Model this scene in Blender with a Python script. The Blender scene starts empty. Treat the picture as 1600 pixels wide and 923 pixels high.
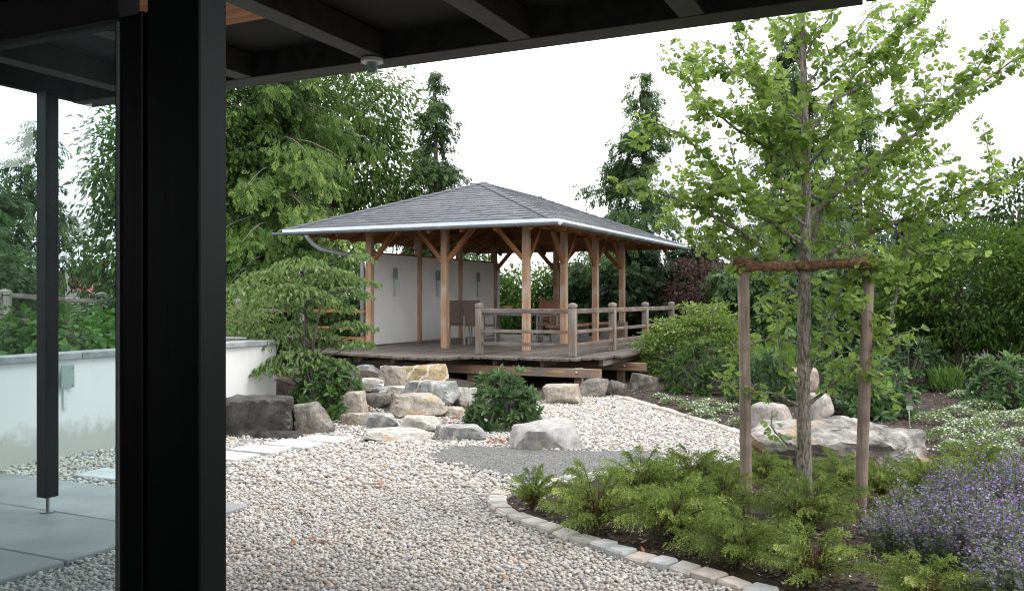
import bpy, bmesh, math, random
import numpy as np
from mathutils import Vector, Matrix, noise as mnoise

scene = bpy.context.scene
COL = scene.collection
R_ = math.radians

# ------------------------------------------------------------------ camera
YAW = R_(25.4)
EYE = 1.6
FPX = 1370.0          # focal length in photo pixels (1600 wide)
HOR = 465.0
cam_d = bpy.data.cameras.new('camera')
cam_d.sensor_fit = 'HORIZONTAL'; cam_d.sensor_width = 36.0
cam_d.lens = FPX * 36.0 / 1600.0
cam_d.shift_y = 3.5 / 1600.0
cam_d.clip_start = 0.05; cam_d.clip_end = 3000
cam = bpy.data.objects.new('camera', cam_d); COL.objects.link(cam)
cam.location = (0, 0, EYE); cam.rotation_euler = (R_(90), 0, YAW)
scene.camera = cam

# ------------------------------------------------------------------ world: bright overcast sky
world = bpy.data.worlds.new('World'); scene.world = world; world.use_nodes = True
wn = world.node_tree; wn.nodes.clear()
w_out = wn.nodes.new('ShaderNodeOutputWorld'); w_bg = wn.nodes.new('ShaderNodeBackground')
sky = wn.nodes.new('ShaderNodeTexSky'); sky.sky_type = 'NISHITA'; sky.sun_disc = False
sky.sun_elevation = R_(60); sky.sun_rotation = R_(72); sky.dust_density = 3.0
hsv = wn.nodes.new('ShaderNodeHueSaturation'); hsv.inputs['Saturation'].default_value = 0.18
wmix = wn.nodes.new('ShaderNodeMix'); wmix.data_type = 'RGBA'
w_noise = wn.nodes.new('ShaderNodeTexNoise'); w_noise.inputs['Scale'].default_value = 2.2
w_noise.inputs['Detail'].default_value = 4
w_ramp = wn.nodes.new('ShaderNodeValToRGB')
w_ramp.color_ramp.elements[0].position = 0.30; w_ramp.color_ramp.elements[0].color = (12.2, 12.4, 13.0, 1)
w_ramp.color_ramp.elements[1].position = 0.70; w_ramp.color_ramp.elements[1].color = (14.6, 14.7, 14.9, 1)
w_tc = wn.nodes.new('ShaderNodeTexCoord')
wn.links.new(w_tc.outputs['Generated'], w_noise.inputs['Vector'])
wn.links.new(w_noise.outputs['Fac'], w_ramp.inputs['Fac'])
wn.links.new(sky.outputs['Color'], hsv.inputs['Color'])
wn.links.new(hsv.outputs['Color'], wmix.inputs['A'])
wn.links.new(w_ramp.outputs['Color'], wmix.inputs['B'])
wmix.inputs['Factor'].default_value = 0.85
wn.links.new(wmix.outputs['Result'], w_bg.inputs['Color'])
w_bg.inputs['Strength'].default_value = 0.10
wn.links.new(w_bg.outputs['Background'], w_out.inputs['Surface'])

# ------------------------------------------------------------------ sun (soft, through cloud)
sd = bpy.data.lights.new('sun', 'SUN'); sd.energy = 1.2; sd.angle = R_(22); sd.color = (1, 0.97, 0.92)
sun = bpy.data.objects.new('sun', sd); COL.objects.link(sun)
_sdir = Vector((math.sin(R_(72)), math.cos(R_(72)), 0)) * math.cos(R_(60)) + Vector((0, 0, math.sin(R_(60))))
sun.rotation_euler = _sdir.to_track_quat('Z', 'Y').to_euler()
sun.location = (10, -5, 20)

scene.view_settings.view_transform = 'Standard'
scene.view_settings.look = 'None'
scene.view_settings.exposure = 0.86
scene.view_settings.gamma = 1.0
scene.view_settings.use_curve_mapping = False
scene.cycles.use_denoising = True
scene.cycles.filter_width = 1.15
scene.cycles.max_bounces = 8
scene.cycles.transparent_max_bounces = 12

# ------------------------------------------------------------------ measuring helpers
FW = np.array([-math.sin(YAW), math.cos(YAW)]); RT = np.array([math.cos(YAW), math.sin(YAW)])
def D(x, d):
    l = (x - 800.0) / FPX * d
    p = FW * d + RT * l
    return float(p[0]), float(p[1])
def G(x, y, z=0.0):
    d = FPX * (EYE - z) / (y - HOR)
    a, b = D(x, d)
    return a, b, z
def W(x, y, d):
    a, b = D(x, d)
    return np.array([a, b, EYE - (y - HOR) / FPX * d])
def sstep(a, b, x):
    t = np.clip((x - a) / (b - a), 0, 1); return t * t * (3 - 2 * t)

# ------------------------------------------------------------------ materials
MATS = {}
def nodes_of(name):
    m = bpy.data.materials.new(name); m.use_nodes = True
    nt = m.node_tree
    return m, nt, nt.nodes['Principled BSDF']
def lk(nt, a, b): nt.links.new(a, b)
def ramp(nt, fac, stops):
    r = nt.nodes.new('ShaderNodeValToRGB')
    el = r.color_ramp.elements
    while len(el) > 1: el.remove(el[-1])
    el[0].position = stops[0][0]; el[0].color = (*stops[0][1], 1)
    for p, c in stops[1:]:
        e = el.new(p); e.color = (*c, 1)
    lk(nt, fac, r.inputs['Fac'])
    return r
def ntex(nt, scale, detail=4, rough=0.55, vec=None, sc3=None, dist=0.0):
    n = nt.nodes.new('ShaderNodeTexNoise'); n.inputs['Scale'].default_value = scale
    n.inputs['Detail'].default_value = detail; n.inputs['Roughness'].default_value = rough
    n.inputs['Distortion'].default_value = dist
    tc = nt.nodes.new('ShaderNodeTexCoord')
    v = tc.outputs['Object']
    if sc3:
        mp = nt.nodes.new('ShaderNodeMapping'); mp.inputs['Scale'].default_value = sc3
        lk(nt, v, mp.inputs['Vector']); v = mp.outputs['Vector']
    lk(nt, v, n.inputs['Vector'])
    return n
def bump(nt, bs, height, strength=0.3, dist=0.02):
    b = nt.nodes.new('ShaderNodeBump'); b.inputs['Strength'].default_value = strength
    b.inputs['Distance'].default_value = dist
    lk(nt, height, b.inputs['Height']); lk(nt, b.outputs['Normal'], bs.inputs['Normal'])
def mixc(nt, fac, a, b, mode='MIX'):
    m = nt.nodes.new('ShaderNodeMix'); m.data_type = 'RGBA'; m.blend_type = mode
    for v, k in ((fac, 'Factor'), (a, 'A'), (b, 'B')):
        if hasattr(v, 'is_output'): lk(nt, v, m.inputs[k])
        elif k == 'Factor': m.inputs[k].default_value = v
        else: m.inputs[k].default_value = (*v, 1)
    return m.outputs['Result']

def m_noise(name, c1, c2, scale=6, rough=0.7, bstr=0.3, bdist=0.01, sc3=None, metal=0, spec=0.4, detail=5, lo=0.35, hi=0.65, rand=0.0):
    m, nt, bs = nodes_of(name)
    n = ntex(nt, scale, detail, sc3=sc3)
    r = ramp(nt, n.outputs['Fac'], [(lo, c1), (hi, c2)])
    col = r.outputs['Color']
    if rand > 0:
        oi = nt.nodes.new('ShaderNodeObjectInfo')
        mr = nt.nodes.new('ShaderNodeMapRange'); mr.inputs['To Min'].default_value = 1 - rand; mr.inputs['To Max'].default_value = 1 + rand
        lk(nt, oi.outputs['Random'], mr.inputs['Value'])
        h = nt.nodes.new('ShaderNodeHueSaturation'); lk(nt, col, h.inputs['Color']); lk(nt, mr.outputs['Result'], h.inputs['Value'])
        col = h.outputs['Color']
    lk(nt, col, bs.inputs['Base Color'])
    bs.inputs['Roughness'].default_value = rough; bs.inputs['Metallic'].default_value = metal
    bs.inputs['Specular IOR Level'].default_value = spec
    if bstr: bump(nt, bs, n.outputs['Fac'], bstr, bdist)
    MATS[name] = m; return m

def m_wood(name, c1, c2, c3, axis=2, rough=0.75, scale=22, rand=0.12, stain=None):
    """grain runs along the given object axis"""
    m, nt, bs = nodes_of(name)
    s = [1, 1, 1]; s[axis] = 0.06
    n = ntex(nt, scale, 6, 0.6, sc3=tuple(s), dist=0.4)
    r = ramp(nt, n.outputs['Fac'], [(0.30, c1), (0.52, c2), (0.72, c3)])
    n2 = ntex(nt, 2.3, 4)
    col = r.outputs['Color']
    if name == 'stake_wood':
        n2 = ntex(nt, 9.0, 2, sc3=(0.12, 0.12, 0.55))
    if stain:
        rr = ramp(nt, n2.outputs['Fac'], [(0.45, (0, 0, 0)), (0.62, (1, 1, 1))])
        col = mixc(nt, rr.outputs['Color'], col, stain)
    oi = nt.nodes.new('ShaderNodeObjectInfo')
    mr = nt.nodes.new('ShaderNodeMapRange'); mr.inputs['To Min'].default_value = 1 - rand; mr.inputs['To Max'].default_value = 1 + rand
    lk(nt, oi.outputs['Random'], mr.inputs['Value'])
    h = nt.nodes.new('ShaderNodeHueSaturation'); lk(nt, col, h.inputs['Color']); lk(nt, mr.outputs['Result'], h.inputs['Value'])
    lk(nt, h.outputs['Color'], bs.inputs['Base Color'])
    bs.inputs['Roughness'].default_value = rough; bs.inputs['Specular IOR Level'].default_value = 0.3
    bump(nt, bs, n.outputs['Fac'], 0.35, 0.006)
    MATS[name] = m; return m

def m_leaf(name, c1, c2, c3=None, rough=0.5, trans=0.35, tcol=None, spec=0.18):
    m, nt, bs = nodes_of(name)
    def ds(c):
        l = 0.25 * c[0] + 0.65 * c[1] + 0.1 * c[2]; return tuple(v + (l - v) * 0.02 for v in c)
    c1, c2, c3 = ds(c1), ds(c2), (ds(c3) if c3 else None)
    at = nt.nodes.new('ShaderNodeAttribute'); at.attribute_name = 'tint'
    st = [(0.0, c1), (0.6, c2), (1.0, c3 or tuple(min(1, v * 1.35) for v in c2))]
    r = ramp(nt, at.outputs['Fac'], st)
    oi = nt.nodes.new('ShaderNodeObjectInfo')
    mr = nt.nodes.new('ShaderNodeMapRange'); mr.inputs['To Min'].default_value = 0.84; mr.inputs['To Max'].default_value = 1.2
    lk(nt, oi.outputs['Random'], mr.inputs['Value'])
    ov = nt.nodes.new('ShaderNodeHueSaturation'); lk(nt, r.outputs['Color'], ov.inputs['Color']); lk(nt, mr.outputs['Result'], ov.inputs['Value'])
    r = ov
    lk(nt, r.outputs['Color'], bs.inputs['Base Color'])
    bs.inputs['Roughness'].default_value = rough; bs.inputs['Specular IOR Level'].default_value = spec
    tr = nt.nodes.new('ShaderNodeBsdfTranslucent')
    h = nt.nodes.new('ShaderNodeHueSaturation'); h.inputs['Hue'].default_value = 0.485
    h.inputs['Saturation'].default_value = 1.05; h.inputs['Value'].default_value = 1.5
    lk(nt, r.outputs['Color'], h.inputs['Color']); lk(nt, h.outputs['Color'], tr.inputs['Color'])
    mx = nt.nodes.new('ShaderNodeMixShader'); mx.inputs['Fac'].default_value = trans
    out = nt.nodes['Material Output']
    lk(nt, bs.outputs['BSDF'], mx.inputs[1]); lk(nt, tr.outputs['BSDF'], mx.inputs[2])
    lk(nt, mx.outputs['Shader'], out.inputs['Surface'])
    MATS[name] = m; return m

def m_stone(name, base, dark, ochre=None, och_amt=0.5, scale=3.0, bstr=0.6, vein=0.0, rough=0.85):
    m, nt, bs = nodes_of(name)
    n = ntex(nt, scale, 8, 0.62, dist=0.6)
    n2 = ntex(nt, scale * 6, 6, 0.6)
    n3 = ntex(nt, scale * 0.7, 3, 0.5, sc3=(1, 1, 2.0))
    r = ramp(nt, n.outputs['Fac'], [(0.34, dark), (0.47, tuple(0.5 * (a + b) for a, b in zip(base, dark))), (0.60, base)])
    col = r.outputs['Color']
    if ochre:
        rr = ramp(nt, n3.outputs['Fac'], [(0.62 - 0.2 * och_amt, (0, 0, 0)), (0.72 - 0.2 * och_amt, (1, 1, 1))])
        col = mixc(nt, rr.outputs['Color'], col, ochre)
    sp = ramp(nt, n2.outputs['Fac'], [(0.3, (0.55, 0.55, 0.55)), (0.6, (1.08, 1.08, 1.08))])
    col = mixc(nt, 0.8, col, sp.outputs['Color'], 'MULTIPLY')
    if vein:
        wv = nt.nodes.new('ShaderNodeTexWave'); wv.inputs['Scale'].default_value = 1.2; wv.inputs['Distortion'].default_value = 9
        wv.inputs['Detail'].default_value = 4; wv.inputs['Detail Scale'].default_value = 1.5
        tc = nt.nodes.new('ShaderNodeTexCoord'); lk(nt, tc.outputs['Object'], wv.inputs['Vector'])
        vr = ramp(nt, wv.outputs['Fac'], [(0.90, (0, 0, 0)), (0.98, (vein, vein, vein))])
        col = mixc(nt, vr.outputs['Color'], col, (0.62, 0.58, 0.52))
    lk(nt, col, bs.inputs['Base Color'])
    bs.inputs['Roughness'].default_value = rough; bs.inputs['Specular IOR Level'].default_value = 0.3
    a = nt.nodes.new('ShaderNodeMath'); a.operation = 'MULTIPLY_ADD'; a.inputs[1].default_value = 0.35
    lk(nt, n2.outputs['Fac'], a.inputs[0]); lk(nt, n.outputs['Fac'], a.inputs[2])
    bump(nt, bs, a.outputs['Value'], bstr, 0.05)
    MATS[name] = m; return m

def m_attr(name, stops, rough=0.7, attr='tint', spec=0.4, bscale=None, bstr=0.2):
    m, nt, bs = nodes_of(name)
    at = nt.nodes.new('ShaderNodeAttribute'); at.attribute_name = attr
    r = ramp(nt, at.outputs['Fac'], stops)
    col = r.outputs['Color']
    if bscale:
        n = ntex(nt, bscale, 4)
        sp = ramp(nt, n.outputs['Fac'], [(0.3, (0.75, 0.75, 0.75)), (0.65, (1.1, 1.1, 1.1))])
        col = mixc(nt, 0.8, col, sp.outputs['Color'], 'MULTIPLY')
        bump(nt, bs, n.outputs['Fac'], bstr, 0.01)
    lk(nt, col, bs.inputs['Base Color'])
    bs.inputs['Roughness'].default_value = rough; bs.inputs['Specular IOR Level'].default_value = spec
    MATS[name] = m; return m

m_noise('black_paint', (0.0016, 0.0022, 0.0024), (0.0040, 0.0050, 0.0054), 14, 0.40, 0.30, 0.004, sc3=(1, 1, 0.1), spec=0.16)
m_noise('black_beam', (0.022, 0.023, 0.023), (0.040, 0.041, 0.042), 9, 0.6, 0.3, 0.004)
m_noise('black_board', (0.0022, 0.0022, 0.0022), (0.004, 0.004, 0.004), 9, 0.8, 0.1, 0.004)
m_noise('seal_grey', (0.10, 0.11, 0.11), (0.14, 0.15, 0.15), 20, 0.5, 0, 0)
m_noise('dark_room', (0.02, 0.02, 0.02), (0.035, 0.034, 0.032), 3, 0.8, 0.1, 0.01)
m_wood('larch_ceiling', (0.20, 0.085, 0.03), (0.40, 0.19, 0.075), (0.50, 0.27, 0.12), axis=1, scale=14)
m_wood('larch_post', (0.30, 0.165, 0.092), (0.48, 0.30, 0.185), (0.60, 0.43, 0.30), axis=2, stain=(0.52, 0.41, 0.32))
m_wood('larch_x', (0.20, 0.085, 0.035), (0.36, 0.17, 0.075), (0.46, 0.25, 0.12), axis=0)
m_wood('larch_y', (0.20, 0.085, 0.035), (0.36, 0.17, 0.075), (0.46, 0.25, 0.12), axis=1)
m_wood('grey_post', (0.10, 0.085, 0.072), (0.24, 0.21, 0.185), (0.36, 0.33, 0.30), axis=2, stain=(0.20, 0.14, 0.10))
m_wood('grey_x', (0.09, 0.078, 0.068), (0.20, 0.175, 0.155), (0.34, 0.31, 0.285), axis=0, stain=(0.15, 0.105, 0.085))
m_wood('grey_y', (0.09, 0.078, 0.068), (0.20, 0.175, 0.155), (0.34, 0.31, 0.285), axis=1, stain=(0.15, 0.105, 0.085))
m_wood('deck_wood', (0.065, 0.058, 0.052), (0.135, 0.122, 0.112), (0.24, 0.225, 0.21), axis=1, rough=0.5, rand=0.28, stain=(0.15, 0.125, 0.105))
m_wood('beam_half', (0.12, 0.085, 0.06), (0.33, 0.20, 0.12), (0.42, 0.31, 0.22), axis=0, stain=(0.20, 0.17, 0.15))
m_wood('stake_wood', (0.17, 0.125, 0.09), (0.30, 0.235, 0.185), (0.40, 0.33, 0.27), axis=2, scale=60, stain=(0.19, 0.15, 0.12))
m_noise('plaster', (0.58, 0.58, 0.565), (0.74, 0.74, 0.735), 1.1, 0.9, 0.15, 0.004, detail=8, lo=0.25, hi=0.5)
def _dirt(m, top_z):
    nt = m.node_tree; bs = nt.nodes['Principled BSDF']; src = bs.inputs['Base Color'].links[0].from_socket
    tc = nt.nodes.new('ShaderNodeTexCoord'); sx = nt.nodes.new('ShaderNodeSeparateXYZ'); lk(nt, tc.outputs['Object'], sx.inputs['Vector'])
    n = ntex(nt, 7, 6); ma = nt.nodes.new('ShaderNodeMath'); ma.operation = 'MULTIPLY_ADD'; ma.inputs[1].default_value = -0.45
    lk(nt, n.outputs['Fac'], ma.inputs[0]); lk(nt, sx.outputs['Z'], ma.inputs[2])
    r = ramp(nt, ma.outputs['Value'], [(0.0, (0.55, 0.55, 0.55)), (top_z, (0, 0, 0))])
    lk(nt, mixc(nt, r.outputs['Color'], src, (0.30, 0.28, 0.22)), bs.inputs['Base Color'])
_dirt(MATS['plaster'], 0.16)
m_noise('panel_white', (0.80, 0.80, 0.795), (0.86, 0.86, 0.855), 1.3, 0.9, 0.1, 0.003)
m_noise('zinc', (0.42, 0.45, 0.48), (0.52, 0.55, 0.58), 4, 0.45, 0.05, 0.002, metal=0.35)
m_noise('zinc_dark', (0.22, 0.25, 0.26), (0.30, 0.33, 0.34), 4, 0.5, 0.05, 0.002, metal=0.3)
m_noise('zinc_edge', (0.62, 0.66, 0.70), (0.70, 0.74, 0.78), 4, 0.45, 0.05, 0.002, metal=0.1)
m_noise('steel', (0.20, 0.19, 0.18), (0.32, 0.30, 0.28), 30, 0.45, 0.1, 0.002, metal=0.8)
m_noise('coping', (0.20, 0.215, 0.22), (0.34, 0.35, 0.36), 9, 0.8, 0.2, 0.004, rand=0.1)
m_noise('slab', (0.40, 0.41, 0.42), (0.52, 0.525, 0.53), 5, 0.8, 0.25, 0.004, rand=0.06)
m_noise('terrace_slab', (0.20, 0.21, 0.213), (0.28, 0.288, 0.292), 2.2, 0.6, 0.15, 0.004, rand=0.05)
m_noise('soil', (0.018, 0.0125, 0.0095), (0.065, 0.047, 0.037), 9, 0.95, 0.9, 0.05, detail=10)
m_noise('gravel_base', (0.20, 0.185, 0.17), (0.50, 0.48, 0.45), 45, 0.9, 0.8, 0.02, detail=3)
m_noise('grit', (0.035, 0.035, 0.033), (0.235, 0.235, 0.225), 70, 0.9, 0.8, 0.008, detail=2, lo=0.40, hi=0.60)
m_attr('pebble', [(0.0, (0.17, 0.165, 0.165)), (0.12, (0.29, 0.285, 0.29)), (0.30, (0.40, 0.387, 0.375)), (0.55, (0.52, 0.497, 0.468)),
                  (0.70, (0.585, 0.545, 0.50)), (0.82, (0.45, 0.38, 0.31)), (0.90, (0.42, 0.29, 0.18)), (0.94, (0.66, 0.645, 0.625)), (1.0, (0.76, 0.75, 0.74))], 0.6, bscale=60, bstr=0.15)
m_attr('shingle', [(0, (0.088, 0.092, 0.104)), (0.5, (0.108, 0.113, 0.128)), (1, (0.135, 0.141, 0.157))], 0.6, bscale=18, bstr=0.3)
m_attr('chip', [(0, (0.022, 0.015, 0.012)), (0.5, (0.085, 0.058, 0.043)), (0.88, (0.17, 0.125, 0.095)), (0.93, (0.45, 0.42, 0.38)), (1, (0.62, 0.60, 0.56))], 0.9)
m_attr('dead_leaf', [(0, (0.16, 0.05, 0.025)), (0.6, (0.30, 0.10, 0.05)), (1, (0.40, 0.20, 0.09))], 0.8)
m_noise('cobble_a', (0.44, 0.43, 0.40), (0.60, 0.585, 0.55), 14, 0.85, 0.5, 0.008, rand=0.10)
m_noise('cobble_b', (0.36, 0.37, 0.38), (0.52, 0.53, 0.54), 14, 0.85, 0.5, 0.008, rand=0.10)
m_noise('cobble_c', (0.42, 0.365, 0.325), (0.56, 0.50, 0.455), 14, 0.85, 0.5, 0.008, rand=0.10)
m_stone('granite', (0.50, 0.48, 0.46), (0.28, 0.275, 0.27), (0.50, 0.45, 0.39), 0.25, 2.4, 0.5)
m_stone('granite_round', (0.40, 0.37, 0.335), (0.24, 0.225, 0.21), (0.46, 0.38, 0.30), 0.4, 4, 0.35)
m_stone('pink_rock', (0.47, 0.37, 0.30), (0.34, 0.28, 0.24), (0.40, 0.37, 0.34), 0.4, 4, 0.4)
m_stone('black_rock', (0.085, 0.08, 0.072), (0.018, 0.018, 0.017), (0.15, 0.14, 0.125), 0.1, 3, 0.8, rough=0.55)
m_stone('dark_rock', (0.27, 0.25, 0.22), (0.06, 0.055, 0.05), (0.23, 0.18, 0.13), 0.4, 4, 0.9)
m_stone('grey_rock', (0.40, 0.41, 0.40), (0.17, 0.175, 0.175), (0.42, 0.36, 0.28), 0.25, 3.5, 0.8, vein=0.5)
m_stone('pale_rock', (0.60, 0.58, 0.53), (0.34, 0.33, 0.30), (0.46, 0.36, 0.23), 0.3, 3.5, 0.8)
m_stone('buff_rock', (0.52, 0.47, 0.39), (0.24, 0.21, 0.18), (0.46, 0.33, 0.19), 0.45, 3.2, 0.8)
m_stone('ochre_rock', (0.45, 0.34, 0.19), (0.25, 0.20, 0.13), (0.50, 0.47, 0.40), 0.3, 3.2, 0.8, vein=0.8)
m_stone('outcrop', (0.43, 0.41, 0.385), (0.10, 0.096, 0.09), (0.36, 0.265, 0.17), 0.42, 3.4, 1.0)
m_noise('bark_pale', (0.12, 0.102, 0.084), (0.36, 0.325, 0.285), 75, 0.9, 1.0, 0.02, sc3=(1, 1, 0.30), detail=6, lo=0.38, hi=0.60)
m_noise('bark_grey', (0.15, 0.13, 0.115), (0.30, 0.27, 0.245), 28, 0.9, 0.6, 0.02, sc3=(1, 1, 0.3))
m_noise('bark_dark', (0.045, 0.034, 0.027), (0.12, 0.095, 0.078), 20, 0.9, 0.8, 0.03, sc3=(1, 1, 0.25))
m_noise('coir', (0.10, 0.052, 0.028), (0.27, 0.15, 0.085), 40, 0.95, 0.9, 0.02, sc3=(1, 1, 1))
m_leaf('ginkgo_leaf', (0.115, 0.195, 0.040), (0.235, 0.355, 0.082), (0.38, 0.50, 0.165), 0.5, 0.44)
m_leaf('hemlock_leaf', (0.030, 0.068, 0.015), (0.098, 0.172, 0.036), (0.29, 0.38, 0.10), 0.5, 0.3)
m_leaf('spruce_leaf', (0.030, 0.066, 0.022), (0.078, 0.146, 0.042), (0.20, 0.28, 0.085), 0.5, 0.22)
m_leaf('dark_conifer', (0.012, 0.028, 0.013), (0.028, 0.058, 0.022), (0.055, 0.10, 0.035), 0.5, 0.2)
m_leaf('walnut_leaf', (0.045, 0.09, 0.02), (0.10, 0.175, 0.04), (0.22, 0.31, 0.10), 0.45, 0.35)
m_leaf('dark_broadleaf', (0.026, 0.055, 0.017), (0.055, 0.11, 0.028), (0.10, 0.17, 0.045), 0.5, 0.3)
m_leaf('maple_leaf', (0.026, 0.062, 0.013), (0.065, 0.125, 0.020), (0.15, 0.19, 0.036), 0.55, 0.3)
m_leaf('mid_leaf', (0.045, 0.11, 0.02), (0.10, 0.20, 0.035), (0.19, 0.31, 0.07), 0.5, 0.35)
m_leaf('dogwood_leaf', (0.080, 0.145, 0.044), (0.180, 0.275, 0.092), (0.33, 0.42, 0.18), 0.5, 0.35)
m_leaf('willow_leaf', (0.13, 0.21, 0.06), (0.24, 0.33, 0.11), (0.34, 0.42, 0.17), 0.5, 0.35)
m_leaf('rhodo_leaf', (0.036, 0.082, 0.030), (0.090, 0.170, 0.058), (0.22, 0.31, 0.14), 0.36, 0.25, spec=0.5)
m_leaf('peony_leaf', (0.036, 0.088, 0.024), (0.085, 0.168, 0.042), (0.20, 0.30, 0.10), 0.38, 0.3, spec=0.45)
m_leaf('euonymus_leaf', (0.085, 0.15, 0.032), (0.18, 0.27, 0.06), (0.32, 0.41, 0.13), 0.5, 0.35)
m_leaf('grass_leaf', (0.06, 0.13, 0.03), (0.13, 0.24, 0.055), (0.24, 0.35, 0.10), 0.5, 0.35)
m_leaf('purple_leaf', (0.045, 0.022, 0.022), (0.095, 0.050, 0.046), (0.15, 0.10, 0.075), 0.5, 0.3)
m_leaf('ivy_leaf', (0.022, 0.07, 0.012), (0.055, 0.145, 0.020), (0.12, 0.25, 0.04), 0.42, 0.3)
m_leaf('juniper_leaf', (0.095, 0.150, 0.034), (0.215, 0.300, 0.072), (0.50, 0.56, 0.20), 0.55, 0.36)
m_leaf('juniper_dead', (0.07, 0.035, 0.018), (0.16, 0.075, 0.032), (0.24, 0.13, 0.06), 0.7, 0.15)
m_leaf('catmint_leaf', (0.085, 0.125, 0.06), (0.155, 0.20, 0.105), (0.24, 0.29, 0.17), 0.6, 0.3)
m_leaf('catmint_flower', (0.17, 0.12, 0.18), (0.33, 0.235, 0.46), (0.52, 0.39, 0.78), 0.6, 0.35)
m_leaf('mat_leaf', (0.085, 0.145, 0.05), (0.17, 0.24, 0.09), (0.26, 0.33, 0.14), 0.6, 0.25)
m_leaf('mat_flower', (0.50, 0.54, 0.42), (0.66, 0.69, 0.60), (0.80, 0.81, 0.76), 0.7, 0.3)
m_noise('teak', (0.15, 0.10, 0.07), (0.27, 0.185, 0.13), 20, 0.7, 0.2, 0.003, sc3=(0.1, 1, 1))
m_noise('teak_red', (0.24, 0.11, 0.06), (0.36, 0.175, 0.10), 20, 0.7, 0.2, 0.003, sc3=(1, 0.1, 1))
m_noise('grey_frame', (0.20, 0.20, 0.20), (0.30, 0.30, 0.29), 12, 0.6, 0.1, 0.002)
m_noise('wicker', (0.085, 0.062, 0.05), (0.17, 0.13, 0.105), 60, 0.8, 0.4, 0.003)
m_noise('tan_pot', (0.36, 0.27, 0.14), (0.45, 0.34, 0.19), 12, 0.7, 0.1, 0.002)
m_noise('red_roof', (0.22, 0.07, 0.045), (0.33, 0.12, 0.075), 12, 0.8, 0.2, 0.01)
m_noise('house_white', (0.62, 0.61, 0.58), (0.70, 0.69, 0.66), 3, 0.9, 0, 0)
m_noise('white_metal', (0.62, 0.63, 0.63), (0.70, 0.71, 0.71), 12, 0.4, 0, 0)
m_noise('house_interior', (0.10, 0.10, 0.10), (0.13, 0.13, 0.13), 3, 0.9, 0, 0)

def glass_mat(name, tint, rough=0.0, ior=1.5, boost=1.0):
    m = bpy.data.materials.new(name); m.use_nodes = True; nt = m.node_tree; nt.nodes.clear()
    out = nt.nodes.new('ShaderNodeOutputMaterial'); mx = nt.nodes.new('ShaderNodeMixShader')
    tr = nt.nodes.new('ShaderNodeBsdfTransparent'); tr.inputs['Color'].default_value = (*tint, 1)
    gl = nt.nodes.new('ShaderNodeBsdfGlossy'); gl.inputs['Roughness'].default_value = rough
    fr = nt.nodes.new('ShaderNodeFresnel'); fr.inputs['IOR'].default_value = ior
    mu = nt.nodes.new('ShaderNodeMath'); mu.operation = 'MULTIPLY'; mu.inputs[1].default_value = boost; mu.use_clamp = True
    lk(nt, fr.outputs['Fac'], mu.inputs[0]); lk(nt, mu.outputs['Value'], mx.inputs['Fac'])
    lk(nt, tr.outputs['BSDF'], mx.inputs[1]); lk(nt, gl.outputs['BSDF'], mx.inputs[2])
    df = nt.nodes.new('ShaderNodeBsdfDiffuse'); df.inputs['Color'].default_value = (0.62, 0.66, 0.70, 1)
    tl = nt.nodes.new('ShaderNodeBsdfTranslucent'); tl.inputs['Color'].default_value = (0.62, 0.66, 0.72, 1)
    dd = nt.nodes.new('ShaderNodeMixShader'); dd.inputs['Fac'].default_value = 0.6
    lk(nt, df.outputs['BSDF'], dd.inputs[1]); lk(nt, tl.outputs['BSDF'], dd.inputs[2])
    n = ntex(nt, 3.0, 5); r = ramp(nt, n.outputs['Fac'], [(0.3, (0.015, 0.015, 0.015)), (0.75, (0.07, 0.07, 0.07))])
    m2 = nt.nodes.new('ShaderNodeMixShader'); lk(nt, r.outputs['Color'], m2.inputs['Fac'])
    lk(nt, mx.outputs['Shader'], m2.inputs[1]); lk(nt, dd.outputs['Shader'], m2.inputs[2]); lk(nt, m2.outputs['Shader'], out.inputs['Surface'])
    MATS[name] = m
glass_mat('pane_glass', (0.68, 0.83, 0.84), 0.0, 1.5, 2.2)
def frosted(name, col):
    m, nt, bs = nodes_of(name)
    n = ntex(nt, 30, 2)
    r = ramp(nt, n.outputs['Fac'], [(0.3, tuple(v * 0.9 for v in col)), (0.7, col)])
    lk(nt, r.outputs['Color'], bs.inputs['Base Color'])
    bs.inputs['Roughness'].default_value = 0.25; bs.inputs['Transmission Weight'].default_value = 0.25
    MATS[name] = m
frosted('lamp_glass', (0.36, 0.47, 0.44))

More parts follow.
